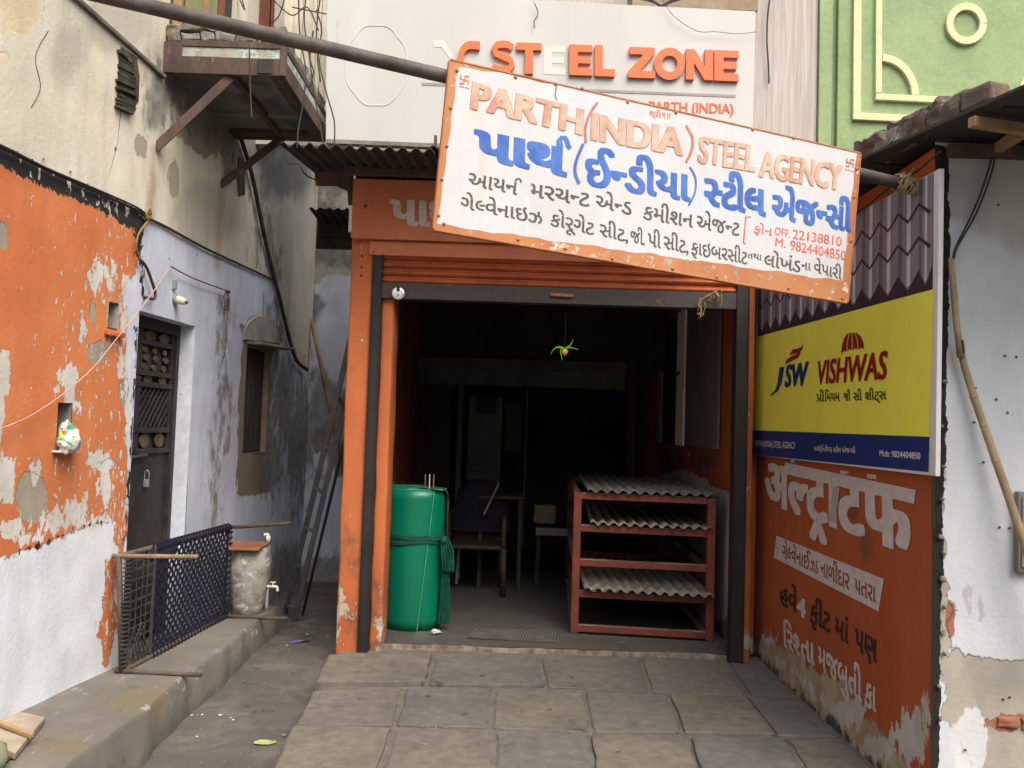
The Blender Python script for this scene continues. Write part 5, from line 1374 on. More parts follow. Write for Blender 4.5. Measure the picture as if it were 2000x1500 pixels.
# the pole the board hangs on, tied under the right roof
pd = (bp(1680, 338)-bp(870, 143))
PL_, PR_ = bp(870, 137)-nb*.058, bp(1700, 334)-nb*.058
dirp = (PR_-PL_).normalized()
tR = (1.745-PR_.x)/dirp.x; tL = (-2.36-PL_.x)/dirp.x
pole = MB(); pole.tube([PL_+dirp*tL, PL_+dirp*(tL*.5), PL_, PR_, PR_+dirp*tR], .0255, 20)
po = pole.build('steel_pole', M['pole_steel'], smooth=True, label='long slanting steel pipe spanning the lane that carries the painted signboard', cat='pole')
for px in (980, 1300, 1600):
    c = bp(px, 140+(px-870)*.2385)-nb*.058
    mb = MB(); mb.tube([c+(-e2n*.034)*cos(a_)+nb*.034*sin(a_) for a_ in [2*pi*k/12 for k in range(13)]], .003, 5); mb.build('wire_tie', M['rust_steel'], board)
tie = MB()
cc = PR_+dirp*(tR-.10)
for k in range(16):
    a0 = rnd.uniform(0, 6); c = cc+dirp*rnd.uniform(-.05, .05)
    tie.tube([c+Vector((0, .036*cos(a_), .036*sin(a_)))+dirp*.01*sin(a_*2+k) for a_ in [a0+pi*1.6*i/8 for i in range(9)]], .004, 5)
    p = c+Vector((0, -.03, .0)); tie.tube([p, p+Vector((rnd.uniform(-.05, .03), rnd.uniform(-.03, .03), rnd.uniform(-.02, .07)))], .003, 4)
tie.build('rag_tie', M['bamboo'], label='tangle of old rope tying the pole end to the right wall', cat='rope')

# ------------------------------------------------------------------ right return wall with painted adverts
XW = 1.73
rwp = lambda px, py: ox(px, py, XW)
yfr = ox(1824, 900, XW).y
mrw = lmat('advert_wall_paint', ((.40, .105, .038), (.33, .082, .03)), [
    dict(a='top', c=((.44, .11, .03), (.38, .09, .025)), amp=.2, s=5, e=.2),
    dict(a=None, th=-1.33, c=(.46, .32, .24), amp=1.4, s=26, e=.04, st=(1, 1, .8), o=.8),
    dict(a='smear', c=(.17, .075, .035), amp=.6, s=7, e=.3, o=.8),
    dict(a='beige', c=((.44, .38, .27), (.30, .22, .15)), amp=1.0, s=11, e=.06, h=-.5),
    dict(a='white', c=((.52, .51, .50), (.42, .39, .35)), amp=1.2, s=15, e=.04, h=-.4),
    dict(a='dark', c=((.05, .045, .04), (.13, .11, .09)), amp=.9, s=9, e=.1)], bump=.55)
def rw_masks(q, X):
    Y = q.Y
    return dict(top=np.where(Y < 600, 20., -20.), smear=mx(q.ell(1690, 1070, 11, 34), q.ell(1665, 1000, 10, 16)),
        beige=mx(q.poly([(1471, 1262), (1500, 1240), (1560, 1275), (1640, 1340), (1740, 1440), (1840, 1560), (1760, 1600), (1471, 1290)])-6, q.ell(1540, 1290, 50, 16), q.ell(1625, 1345, 45, 26)),
        white=mx(q.seg([(1480, 1265), (1560, 1320), (1700, 1460), (1800, 1560)], 30)-12, q.ell(1660, 1390, 30, 34)-1, q.ell(1500, 1250, 10, 10), q.ell(1780, 1440, 40, 60)-6, q.ell(1715, 1460, 50, 26)-3, q.ell(1812, 1400, 10, 40)-3),
        dark=mx(q.seg([(1475, 1285), (1540, 1340), (1713, 1500), (1780, 1565)], 12), q.ell(1480, 1262, 8, 20)-4))
rw = empty('advert_wall', (XW, 4.6, 0), 'orange side wall right of the shop with painted white and black lettering', 'wall')
sheet('painted_plaster', (XW, 6.04, 0), (0, -1, 0), lines(0, 6.04-yfr, .03), lines(-.2, 2.72, .03), mrw, (), .0006, rw_masks, rw)
mb = MB(); mb.box((XW+.008, yfr+.012, -.2), (XW+.30, 6.3, 2.72)); mb.build('wall_core', M['concrete'], rw)
def W(s, bl, br, tl, mat, b=.04, off=.0022, sh_=0, **k): return write(s, bl, br, tl, rwp, mat, rw, (-1, 0, 0), bold=b, off=off, shear=sh_, **k)
# Hindi heading: headline bar and letters
W('अ~लट{ाटफ', (1497, 980), (1782, 1082), (1497, 906), M['letter_white'], .052)
flat('lettering', [(1534, 903), (1790, 957), (1787, 982), (1534, 922)], rwp, .0035, (-1, 0, 0), M['letter_white'], rw)
flat('lettering', [(1629, 950), (1642, 953), (1634, 1022), (1620, 1016)], rwp, .005, (-1, 0, 0), M['letter_grey'], rw)
flat('white_strip', [(1517, 1046), (1727, 1131), (1716.5, 1194), (1512, 1089)], rwp, .0022, (-1, 0, 0), M['letter_white'], rw)
W('ગે~લવેનાઈ', (1528, 1087), (1582, 1114), (1529, 1064), M['letter_brown'], .022, .003)
W('ઝ~ડડ'.replace('~ડ', ''), (1583, 1114), (1598, 1121), (1584, 1090), M['letter_brown'], .022, .003)
W('નાળીદાર', (1604, 1124), (1659, 1152), (1605, 1097), M['letter_brown'], .022, .003)
W('પતરા', (1670, 1157), (1711, 1177), (1671, 1129), M['letter_brown'], .022, .003)
W('હવે', (1524, 1178), (1555, 1196), (1526, 1146), M['letter_black'], .035); W('4', (1558, 1199), (1573, 1208), (1559, 1165), M['letter_white'], .05)
W('ફીટ', (1583, 1214), (1621, 1236), (1585, 1179), M['letter_black'], .035); W('માં', (1632, 1242), (1657, 1258), (1633, 1206), M['letter_black'], .035); W('પણ', (1670, 1267), (1712, 1294), (1672, 1226), M['letter_black'], .035)
W('િર~શતા', (1533, 1263), (1592, 1300), (1532, 1226), M['letter_white'], .035); W('મજબુતી', (1600, 1303), (1684, 1371), (1600, 1262), M['letter_white'], .035); W('કા', (1691, 1377), (1711, 1391), (1692, 1332), M['letter_white'], .04)
for bx in ((1545, 896, 1553, 903), (1642, 919, 1658, 925), (1694, 926, 1712, 934)):
    flat('lettering', [(bx[0], bx[1]), (bx[2], bx[1]+1.5), (bx[2], bx[3]+1.5), (bx[0], bx[3])], rwp, .0022, (-1, 0, 0), M['letter_white'], rw)

# printed banner
XB = XW-.035
bnp = lambda px, py: ox(px, py, XB)
bn = empty('printed_banner', bnp(1650, 700), 'yellow and blue printed banner picturing purple roofing sheets on the orange side wall', 'banner')
mb = MB(); mb.prism([bnp(*p) for p in ((1469, 888), (1827, 930), (1835, 329), (1480, 521))], (.020, 0, 0)); mb.build('banner_sheet', M['white_print'], bn, bev=.002)
NX = (-1, 0, 0)
def F(pts, off, mat, name='print'): return flat(name, pts, bnp, off, NX, mat, bn)
bd = [(1477, 656), (1824, 560)]
F([(1469.5, 840), (1816, 853), (1825, 560), (1477, 656)], .0012, M['yellow_print'], 'yellow_field')
F([(1469, 888), (1814, 922), (1816, 853), (1469.5, 840)], .0012, M['blue_print'], 'blue_field')
# picture of roofing sheets: zigzag field in real wall units
ya, yb_ = bnp(1480, 700).y, bnp(1822, 600).y
nper = 12.6
def pic(u, v):   # u along the wall 0..1 from far to near, v 0 (foot of picture) .. 1 (top)
    y = ya+(yb_-ya)*u
    zf0, zn0 = bnp(1477, 656).z, bnp(1824, 560).z; zf1, zn1 = bnp(1480, 521).z, bnp(1828, 335).z
    return Vector((XB, y, (zf0+(zn0-zf0)*u)*(1-v)+(zf1+(zn1-zf1)*u)*v))
def picflat(uv, off, mat, name='print'):
    tr = tessellate_polygon([[Vector((u, v, 0)) for u, v in uv]]); mb = MB(); mb.add([pic(u, v)+Vector((-off, 0, 0)) for u, v in uv], [tuple(t) for t in tr]); return mb.build(name, mat, bn)
picflat([(0, -.02), (1, -.02), (1, 1), (0, 1)], .0014, M['violet_dark'], 'roof_picture')
zz = .16
for k in range(13):
    u0 = k/nper; u1 = min(1, (k+1)/nper); um = u0+(u1-u0)*.5
    if k/nper >= 1: break
    picflat([(u0, .05), (um, .05+zz), (u1, .05), (u1, 1), (u0, 1)] if False else [(u0, .03+zz), (um, .03), (u1, .03+zz), (u1, 1), (u0, 1)], .0026, M['violet_print'], 'picture_rib')
    wv = (u1-u0)
    picflat([(um-.06*wv, .03+.03), (um+.12*wv, .03+.045), (um+.12*wv, 1), (um-.06*wv, 1)], .0038, M['violet_light'], 'picture_rib')
    picflat([(u0, .03+zz), (u0+.2*wv, .03+zz*.6), (u0+.2*wv, 1), (u0, 1)], .0038, M['violet_dark'] if False else pmat('violet_mid%d' % k, (.14, .125, .165), (.12, .105, .14), 4, .4, .04, 10) if k == 0 else bpy.data.materials['violet_mid0'], 'picture_rib')
for base in (.36, .66):
    P_ = []
    for k in range(13):
        u0 = k/nper; u1 = (k+1)/nper
        P_ += [(u0, base+zz*.75), ((u0+u1)/2, base)]
    P_ = [p for p in P_ if p[0] <= 1]
    v, f = ribbon([(u*1.0, v*.35) for u, v in P_], .011)
    mb = MB(); mb.add([pic(max(0, min(1, x)), y/.35)+Vector((-.005, 0, 0)) for x, y in v], f); mb.build('picture_line', M['violet_dark'], bn)
def WB(s, bl, br, tl, mat, b=.02, off=.0035, **k): return write(s, bl, br, tl, bnp, mat, bn, NX, bold=b, off=off, **k)
WB('VISHWAS', (1596, 750), (1731, 739.5), (1597, 706.5), M['crimson_print'], .035, shear=.12)
WB('SW', (1534, 755), (1575, 751), (1535, 715), M['blue_print'], .05, shear=.16)
F([(1524, 717), (1533, 716), (1528, 746), (1521, 763), (1507, 773), (1505, 772), (1515, 762), (1519, 750)], .0035, M['blue_print'], 'logo')
F([(1534, 712), (1537, 703), (1545, 697), (1556, 692), (1566, 686), (1560, 698), (1548, 705)], .0035, M['crimson_print'], 'logo')
F([(1543, 693), (1549, 683), (1558, 681), (1566, 678), (1571, 669), (1568, 682), (1560, 690)], .0035, M['crimson_print'], 'logo')
# umbrella: four gores
top = (1665.5, 648)
bx_ = [(1644, 691), (1655, 686.5), (1665.5, 684), (1677, 683), (1689, 682)]
for k in range(4):
    a, b = bx_[k], bx_[k+1]
    def cv(p, s):
        out = []
        for t in (0, .25, .5, .75, 1):
            x = top[0]+(p[0]-top[0])*math.sin(t*pi/2)**.9; y = top[1]+(p[1]-top[1])*(1-math.cos(t*pi/2)) if t < 1 else p[1]
            out.append((x+s, y))
        return out
    g_ = .9
    l_ = cv(a, g_ if k else 0)[1:]; r_ = cv(b, -g_ if k < 3 else 0)[1:]
    F([(top[0], top[1]+1)]+r_+[((a[0]+b[0])/2, (a[1]+b[1])/2-3.5)]+l_[::-1], .0035, M['crimson_print'], 'umbrella_gore')
WB('પ}ી', (1596, 784.5), (1611, 784), (1596, 769), M['black_print'], .018); WB('િમયમ', (1613, 784), (1641, 783), (1613, 768.5), M['black_print'], .018); WB('જી', (1649, 783), (1662, 782.6), (1649, 768), M['black_print'], .018); WB('સી', (1668, 782.4), (1684, 782), (1668, 767), M['black_print'], .018)
WB('શીટ્~સ'.replace('~સ', 'સ'), (1691, 781.6), (1732, 780), (1691, 766), M['black_print'], .018)
WB('PARTH (INDIA) STEEL AGENCY', (1474.5, 871.5), (1555, 876.6), (1474.5, 860.5), M['white_print'], .01)
WB('પાથ^(ઈ~નડીયા) ~સટીલ એજ~નસી', (1591.5, 880.4), (1672, 885.5), (1591.5, 872), M['white_print'], .014)
WB('Mob: 9824404850', (1719.5, 890.6), (1799, 897), (1719.5, 879), M['white_print'], .02)
# black cord along the banner's top edge
mb = MB(); mb.tube(smooth_path([ox(x, y, XB-.012) for x, y in ((1480, 530), (1600, 462), (1676, 414), (1700, 396), (1752, 355), (1790, 335), (1836, 296))], 5), .005, 6)
mb.build('black_cord', M['cable'], label='black cord looping along the top edge of the yellow banner', cat='cable')

# ------------------------------------------------------------------ right front wall, facing the lane
YR = yfr
fp = lambda px, py: oy(px, py, YR)
def fr_masks(q, X):
    X_, Y = q.X, q.Y
    return dict(black=mx(q.poly([(1800, 280), (1852, 285), (1856, 500), (1853, 560), (1849, 700), (1848, 900), (1842, 1000), (1843, 1120), (1836, 1180), (1838, 1330), (1832, 1500), (1800, 1600)])),
        beige=mx(q.poly([(1845, 1290), (1870, 1262), (1900, 1280), (1960, 1290), (2100, 1295), (2100, 1700), (1960, 1700), (1900, 1480), (1845, 1400)]), q.seg([(1843, 820), (1838, 960), (1836, 1040)], 10), q.ell(1836, 1060, 12, 40), q.ell(1840, 1250, 14, 60), q.ell(1845, 1180, 14, 50)),
        white2=mx(q.ell(1895, 1450, 40, 60), q.seg([(1825, 1385), (1812, 1420)], 10)), brickd=mx(q.ell(1970, 1412, 34, 16), q.ell(1856, 1212, 7, 24)),
        grey=mx(q.poly([(1840, 280), (2100, 280), (2100, 500), (1990, 500), (1850, 420)])-2), pit=np.full(X_.shape, -19.), mark=mx(q.seg([(1890, 1150), (1895, 1210)], 4), q.seg([(1895, 1152), (1912, 1190)], 3), q.seg([(1914, 1145), (1918, 1210)], 4))-2)
mfr = lmat('front_wall_white', ((.60, .635, .68), (.53, .56, .60)), [
    dict(a='grey', c=((.46, .45, .42), (.38, .37, .35)), amp=1.0, s=4, e=.6, o=.8),
    dict(a=None, th=-1.2, c=(.34, .33, .31), amp=1.35, s=18, e=.1, o=.6, st=(1, 1, .5)),
    dict(a='beige', c=((.42, .39, .33), (.33, .31, .27)), amp=.9, s=9, e=.1, h=-.5),
    dict(a='white2', c=(.64, .65, .67), amp=.8, s=9, e=.15), dict(a='brickd', c=(.36, .15, .10), amp=.8, s=12, e=.06, h=-.3),
    dict(a='mark', c=(.36, .30, .40), amp=1.0, s=20, e=.2, o=.6), dict(a='pit', c=(.13, .12, .11), amp=1.1, s=12, e=.05, h=-.8, st=(1, 1, 1)),
    dict(a='black', c=(.022, .02, .02), amp=.30, s=22, e=.03)], bump=.8)
fw = empty('white_front_wall', (2.3, YR, 0), 'whitewashed wall with broken black painted corner at the right of the banner', 'wall')
sheet('whitewashed_plaster', (XW-.004, YR, 0), (1, 0, 0), lines(0, 1.9, .018), lines(-.3, 2.74, .022), mfr, (), .006, fr_masks, fw)
mb = MB(); mb.box((XW+.31, YR+.012, -.3), (XW+1.9, YR+.3, 2.72)); mb.build('wall_core', M['concrete'], fw)
# knocked-off plaster lumps along the corner
for k, (px, py, s) in enumerate(((1843, 745, .010), (1838, 832, .007), (1842, 912, .008), (1838, 975, .010), (1836, 1050, .012), (1841, 1080, .009), (1838, 1130, .012), (1842, 1185, .008), (1840, 1235, .012), (1843, 1275, .009), (1836, 1340, .010), (1833, 1400, .010))):
    mb = MB(); mb.lathe(fp(px, py)+Vector((0, -.004, 0)), [(s, 0), (s*.9, .008), (s*.5, .014), (s*.1, .016)], 9, (0, -1, 0)); o = mb.build('plaster_lump', M['concrete'], fw, smooth=True); roughen(o, s*.9, 26)
for (x0_, y0_, x1_, y1_) in ((1946, 1402, 1990, 1421), (1994, 1406, 2040, 1425)):
    a, b = fp(x0_, y1_), fp(x1_, y0_); mb = MB(); mb.box((a.x, YR-.008, a.z), (b.x, YR+.05, b.z)); o = mb.build('brick', M['brick'], fw, bev=.005); roughen(o, .012, 20, 2)
for px, py in ((1963, 695), (1985, 697), (1903, 825), (1905, 758), (1946, 780), (1952, 1030), (1972, 1031), (1885, 1465), (1959, 1366), (1972, 1362), (1950, 400), (1905, 401), (1968, 806), (1921, 903)):
    mb = MB(); mb.lathe(fp(px, py)+Vector((0, -.0035, 0)), [(.004, 0), (.0055, .003)], 8, (0, 1, 0)); mb.build('nail_hole', M['rust_steel'], fw)

# slack cable, split bamboo, meter box
mb = MB(); mb.tube(smooth_path([oy(x, y, YR-.03) for x, y in ((1940, 296), (1925, 350), (1900, 415), (1868, 480), (1861, 504))], 6), .004, 6); mb.tube(smooth_path([oy(x, y, YR-.035) for x, y in ((1946, 298), (1932, 352), (1905, 420), (1870, 482), (1863, 506))], 6), .004, 6)
mb.build('hanging_cable', M['cable'], label='pair of black cables hanging down to the bamboo on the white wall', cat='cable')
bm_ = empty('split_bamboo', fp(1900, 760), 'long pale bamboo pole broken in two leaning across the white wall', 'bamboo pole')
mb = MB(); mb.tube([oy(1857, 505, YR-.05), oy(1862, 560, YR-.05), oy(1868, 630, YR-.05), oy(1876, 698, YR-.05)], [.011, .0125, .013, .014], 12); mb.build('upper_cane', M['bamboo'], bm_, smooth=True)
mb = MB(); P_ = [(1872, 668), (1885, 720), (1902, 775), (1921, 830), (1945, 900), (1968, 965), (1990, 1030), (2030, 1150), (2075, 1290)]; mb.tube([oy(x, y, YR-.035-.0016*i*i) for i, (x, y) in enumerate(P_)], [.0125, .014, .015, .0155, .016, .0165, .017, .018, .018], 12); mb.build('lower_cane', M['bamboo'], bm_, smooth=True)
for (x, y) in ((1902, 775), (1921, 830), (1945, 900), (1968, 965)):
    i = [p for p in P_].index((x, y)); mb = MB(); c = oy(x, y, YR-.035-.0016*i*i); dv = (oy(*P_[i+1], YR-.06)-oy(*P_[i-1], YR-.06)).normalized(); mb.lathe(c, [(.0158, -.004), (.0178, 0), (.0158, .004)], 12, dv); mb.build('cane_node', M['bamboo'], bm_, smooth=True)
mb = MB(); mb.tube([oy(1880, 664, YR-.066), oy(1884, 690, YR-.066)], [.004, .003], 6); mb.build('split', M['cable'], bm_)
mtb = empty('meter_box', fp(2000, 1040), 'weathered grey wooden meter board at the right edge of the white wall', 'meter box')
a, b = fp(1979, 1115), fp(2060, 962)
mb = MB(); mb.box((a.x, YR-.035, a.z), (b.x, YR-.004, b.z)); mb.build('box_body', M['concrete'], mtb, bev=.003)
mb = MB(); mb.box((a.x+.012, YR-.042, a.z+.02), (b.x-.012, YR-.036, b.z-.02)); mb.build('box_cover', M['grey_sheet'], mtb, bev=.002)

# ------------------------------------------------------------------ sheet roof over the right wall, weighted with bricks
ZR = 2.755
rf = empty('sheet_roof', (2.0, 3.6, ZR), 'dark sheet metal lean-to roof over the right wall, seen from below', 'roof')
e_a, e_b = oz(1660, 322, ZR), oz(2000, 171, ZR)
ed_ = (e_b-e_a).normalized(); e_c = e_b+ed_*.55; e_z = e_a-ed_*.7
mb = MB(); far = [e_z, e_c]; R_ = [Vector((3.6, e_c.y, ZR)), Vector((3.6, e_z.y+.3, ZR))]
mb.hexa([e_z, e_c, R_[0], R_[1]]+[p+Vector((0, 0, .012)) for p in (e_z, e_c, R_[0], R_[1])]); mb.build('roof_sheet', M['dark_sheet'], rf)
for k in range(7):
    t = k/6; p = e_z.lerp(e_c, t); q_ = p+Vector((1.5, .10, 0))
    mb = MB(); mb.bar(p+Vector((.08, 0, -.006)), q_+Vector((0, 0, -.006)), .02, .010); mb.build('sheet_rib', M['dark_sheet'], rf)
zb_ = ZR-.035
for (a, b) in (((1897, 238), (2060, 262)), ((1925, 305), (1992, 262))):
    pa, pb_ = oz(a[0], a[1], zb_-.01), oz(b[0], b[1], zb_-.01)
    mb = MB(); mb.bar(pa, pb_, .035, .04); mb.build('batten', M['wood_tan'], rf, bev=.003)
pa, pb_ = oz(1850, 296, zb_-.02), oz(2060, 300, zb_-.02)
mb = MB(); mb.bar(pa, pb_, .06, .05); mb.build('wall_plate', M['rust_steel'], rf, bev=.003)
# row of rough blocks weighing down the sheet edge
pw = empty('block_row', e_a, 'row of rough mossy bricks weighing down the edge of the dark roof', 'bricks')
ps = [(1660, 318), (1700, 301), (1738, 284), (1770, 270), (1800, 256), (1832, 242), (1868, 227)]
for k in range(len(ps)-1):
    a = oz(*ps[k], ZR+.012); b = oz(*ps[k+1], ZR+.012); d = (b-a)
    wv = Vector((-d.y, d.x, 0)).normalized()
    if wv.y < 0: wv = -wv
    for lay in range(2):
        h0 = .0 if lay == 0 else .078; h1 = .080 if lay == 0 else .078+rnd.uniform(.03, .06)
        jj = rnd.uniform(0, .02); aa, bb_ = a+d*.002+wv*(.01+lay*.035+jj), b-d*.002+wv*(.01+lay*.035+jj); th = wv*(.11-lay*.02)
        mb = MB(); mb.hexa([aa+Vector((0, 0, h0)), bb_+Vector((0, 0, h0)), bb_+th+Vector((0, 0, h0)), aa+th+Vector((0, 0, h0)), aa+Vector((0, 0, h1)), bb_+Vector((0, 0, h1)), bb_+th+Vector((0, 0, h1)), aa+th+Vector((0, 0, h1))])
        o = mb.build('rough_brick', M['stone_dark'] if (k+lay) % 3 else pmat('brick_mossy', (.20, .13, .10), (.12, .10, .085), 8, .95, .9, 40) if 'brick_mossy' not in bpy.data.materials else bpy.data.materials['brick_mossy'], pw, bev=.004); roughen(o, .030, 17, 4)
a = oz(1872, 218, ZR+.03); b = oz(1938, 196, ZR+.03); d = b-a
mb = MB(); wv = Vector((-d.y, d.x, 0)).normalized(); wv = -wv if wv.y < 0 else wv
mb.hexa([a, b, b+wv*.11, a+wv*.11]+[p+Vector((0, 0, .085)) for p in (a, b, b+wv*.11, a+wv*.11)]); o = mb.build('rough_brick', bpy.data.materials.get('brick_mossy') or M['stone_dark'], pw, bev=.012); roughen(o, .014, 16, 3)

mb = MB(); mb.box((-1.33, 6.7, 3.0), (oy(1240, 0, 6.7).x, 6.9, 6.6)); mb.build('sky_cover_wall', mup, label='plain cream wall added over the sky behind the top edge of the grey panel', cat='wall')  # pale wall added to cover the blue sky above the panel
# ------------------------------------------------------------------ pale streaked wall and green house behind
YG = 6.35
msw = pmat('streaked_wall', (.50, .46, .44), (.40, .36, .34), 9, .85, .35, 50, st=(3, 1, .12), spots=[((.33, .27, .24), .66, 7)])
a = oy(1440, 500, YG); b = oy(1600, 0, YG)
mb = MB(); mb.box((a.x, YG, 2.4), (oy(1598, 0, YG).x, YG+.3, 6.4)); mb.build('streaked_wall', msw, label='pale brown streaked wall between the grey panel and the green house', cat='wall')
mb = MB(); mb.tube(smooth_path([oy(x, y, YG-.03) for x, y in ((1508, -30), (1500, 25), (1498, 80), (1501, 130), (1502, 163))], 6), .006, 6); mb.build('hanging_wire', M['cable'], label='thin black wire hanging on the pale streaked wall', cat='wire')
gh = empty('green_house', (2.6, YG, 2.6), 'pale green house front with raised cream mouldings', 'house')
mgr = pmat('green_wall', (.295, .395, .205), (.245, .34, .175), 2.2, .8, .4, 60, spots=[((.17, .22, .13), .70, 7), ((.36, .44, .27), .66, 3)], var=.1)
mcr = pmat('cream_moulding', (.70, .68, .42), (.62, .60, .36), 6, .75, .3, 60, spots=[((.30, .24, .13), .70, 14)])
gx0 = oy(1599, 0, YG).x
YG2 = YG+.04
mb = MB(); mb.box((gx0, YG2, 2.3), (7.5, YG2+.3, 7.0)); mb.build('wall_face', mgr, gh)
mb = MB(); mb.box((gx0, YG-.03, 2.3), (oy(1624, 0, YG).x, YG2-.001, 7.0)); mb.build('pilaster', mgr, gh, bev=.006)
mb = MB(); mb.box((oy(1638, 0, YG).x, YG+.0, 2.3), (7.5, YG2-.001, 7.0)); mb.build('raised_panel', mgr, gh, bev=.006)
gpl = lambda px, py: oy(px, py, YG)
def mould(pts, w, name='moulding'):
    v, f = ribbon(pts, w); n = len(v)//2
    o3 = [v[2*i] for i in range(n)]+[v[2*i+1] for i in reversed(range(n))]
    vs = [gpl(*p)-Vector((0, .028, 0)) for p in v]+[gpl(*p)-Vector((0, -.005, 0)) for p in v]; m = len(v)
    fs = []
    for i in range(n-1):
        fs += [(2*i, 2*i+1, 2*i+3, 2*i+2), (2*i, 2*i+2, 2*i+2+m, 2*i+m), (2*i+1, 2*i+1+m, 2*i+3+m, 2*i+3)]
    fs += [(0, m, m+1, 1), (m-2, m-1, 2*m-1, 2*m-2)]
    mb = MB(); mb.add(vs, fs); o = mb.build(name, mcr, gh, bev=.004); return o
mould([(1676, -400), (1671, 222)], 15); mould([(1663.5, 228.5), (2120, 251)], 14)
mould([(1716, -400), (1713.5, 184)], 12); mould([(1707.5, 191), (2070, 209)], 12); mould([(2062, -400), (2058, 201)], 12)
mould(arc(1717, 191, 68, -76, 2, 86, 14), 14); mould(arc(2062, 204, -73, -76, 2, 86, 14), 14)
mould(arc(1884.5, 49, 32.5, 33.5, 0, 360, 36), 14, 'ring_moulding')
# ------------------------------------------------------------------ charpoy standing on its side on the house step
NB_, FB_ = oz(238, 1311, ZP+.012), oz(441, 1203, ZP+.012)
NTp, FTp = oy(232, 1090, NB_.y), oy(449, 1028, FB_.y)
hgt = (NTp.z+FTp.z)/2-ZP
NT_, FT_ = Vector((NTp.x, NB_.y, ZP+hgt)), Vector((FTp.x, FB_.y, ZP+hgt))
cp = empty('charpoy', NB_, 'woven rope cot with navy webbing standing on its side in front of the door', 'cot')
mrail = pmat('cot_rail', (.10, .075, .055), (.07, .05, .04), 9, .7, .3, 50)
for a, b in ((NB_, FB_), (NT_, FT_), (NB_, NT_), (FB_, FT_)):
    mb = MB(); mb.tube([a, (a+b)/2, b], .016, 10); mb.build('rail', mrail, cp, smooth=True)
LG = Vector((.44, -.02, 0))
mleg = pmat('cot_leg', (.26, .18, .11), (.17, .12, .08), 9, .7, .3, 50)
for p, s in ((NT_, .015), (NB_, .0), (FT_, .05), (FB_, 0)):
    mb = MB(); mb.tube([p-LG*.08, p+LG*.3+Vector((0, 0, s*.3)), p+LG+Vector((0, 0, s))], [.013, .0135, .012], 10); mb.build('leg', mleg if p is NT_ else mrail, cp, smooth=True)
Ld = (FB_-NB_); Lh = Vector((0, 0, 1)); cn = Ld.cross(Lh).normalized()
if cn.x < 0: cn = -cn
LL = Ld.length; Ldn = Ld.normalized()
def cpt(s, h, o=0): return NB_+Ldn*s+Lh*h+cn*o
s0 = .30
web = MB()
def clip_strip(ax, ay, bx, by, x0, x1, y0, y1):
    # Liang-Barsky
    dx, dy = bx-ax, by-ay; t0, t1 = 0., 1.
    for p, q in ((-dx, ax-x0), (dx, x1-ax), (-dy, ay-y0), (dy, y1-ay)):
        if abs(p) < 1e-9:
            if q < 0: return None
        else:
            r = q/p
            if p < 0: t0 = max(t0, r)
            else: t1 = min(t1, r)
    return (ax+dx*t0, ay+dy*t0, ax+dx*t1, ay+dy*t1) if t0 < t1 else None
sp_ = .062
for sgn in (1, -1):
    for k in range(-20, 60):
        c = s0+k*sp_
        for off in ((0, .0), ):
            r = clip_strip(c, 0, c+sgn*hgt, hgt, s0, LL, .012, hgt-.012)
            if not r: continue
            ax, ay, bx, by = r
            n = max(2, int(math.hypot(bx-ax, by-ay)/.028))
            P_ = []
            for i in range(n+1):
                t = i/n; x, y = ax+(bx-ax)*t, ay+(by-ay)*t
                P_.append(cpt(x, y, sgn*.004*cos((x-y if sgn > 0 else x+y)*0+(x+sgn*y)*pi/sp_*1.0)))
            wv = (Ldn*-sgn+Lh).normalized()
            vs = []
            for p in P_: vs += [p+wv*.0095, p-wv*.0095]
            web.add(vs, [(2*i, 2*i+1, 2*i+3, 2*i+2) for i in range(n)])
wo = web.build('woven_webbing', M['navy'], cp, kind='stuff'); so = wo.modifiers.new('solid', 'SOLIDIFY'); so.thickness = .003
# scalloped loops of webbing round the rails
lp = MB()
for k in range(int((LL-s0)/.045)):
    s = s0+.02+k*.045
    for h in (0, hgt):
        c = cpt(s, h); lp.tube([c+cn*.02*cos(a_)+Lh*.02*sin(a_) for a_ in [2*pi*i/8 for i in range(9)]], .006, 5, cap=False)
for h in np.arange(.03, hgt, .04):
    c = cpt(LL, h); lp.tube([c+cn*.02*cos(a_)+Ldn*.02*sin(a_) for a_ in [2*pi*i/8 for i in range(9)]], .006, 5, cap=False)
lp.build('webbing_loops', M['navy'], cp, kind='stuff')
net = MB()
for k in range(11):
    h = .04+k*(hgt-.08)/10+rnd.uniform(-.012, .012)
    for dz in (-.004, .004): net.tube([cpt(0, h+dz, .006), cpt(s0*.5, h+rnd.uniform(-.015, .015), .004), cpt(s0, h+dz, 0)], .0035, 5)
for k in range(5):
    s = .03+k*.065
    net.tube([cpt(s+rnd.uniform(-.01, .01), .0+.0, .004), cpt(s+rnd.uniform(-.02, .02), hgt*.5, .006), cpt(s+rnd.uniform(-.01, .01), hgt, .004)], .004, 5)
for k in range(5): net.tube([cpt(.02, .02+.0*k, .01), cpt(.05+.04*k, .16+rnd.uniform(0, .08), .01)], .004, 5); net.tube([cpt(.12+.04*k, .02, .01), cpt(.03+.03*k, .2, .012)], .004, 5)
for k in range(26):
    h = .02+k*(hgt-.03)/26; c = cpt(0, h); net.tube([c+cn*.02*cos(a_)+Ldn*.02*sin(a_)+Lh*.01*a_/6 for a_ in [2*pi*i/8 for i in range(9)]], .004, 5, cap=False)
for s in (s0-.008, s0): net.tube([cpt(s, 0, .006), cpt(s, hgt, .006)], .006, 6)
net.build('foot_cords', M['rope_dark'], cp, kind='stuff')
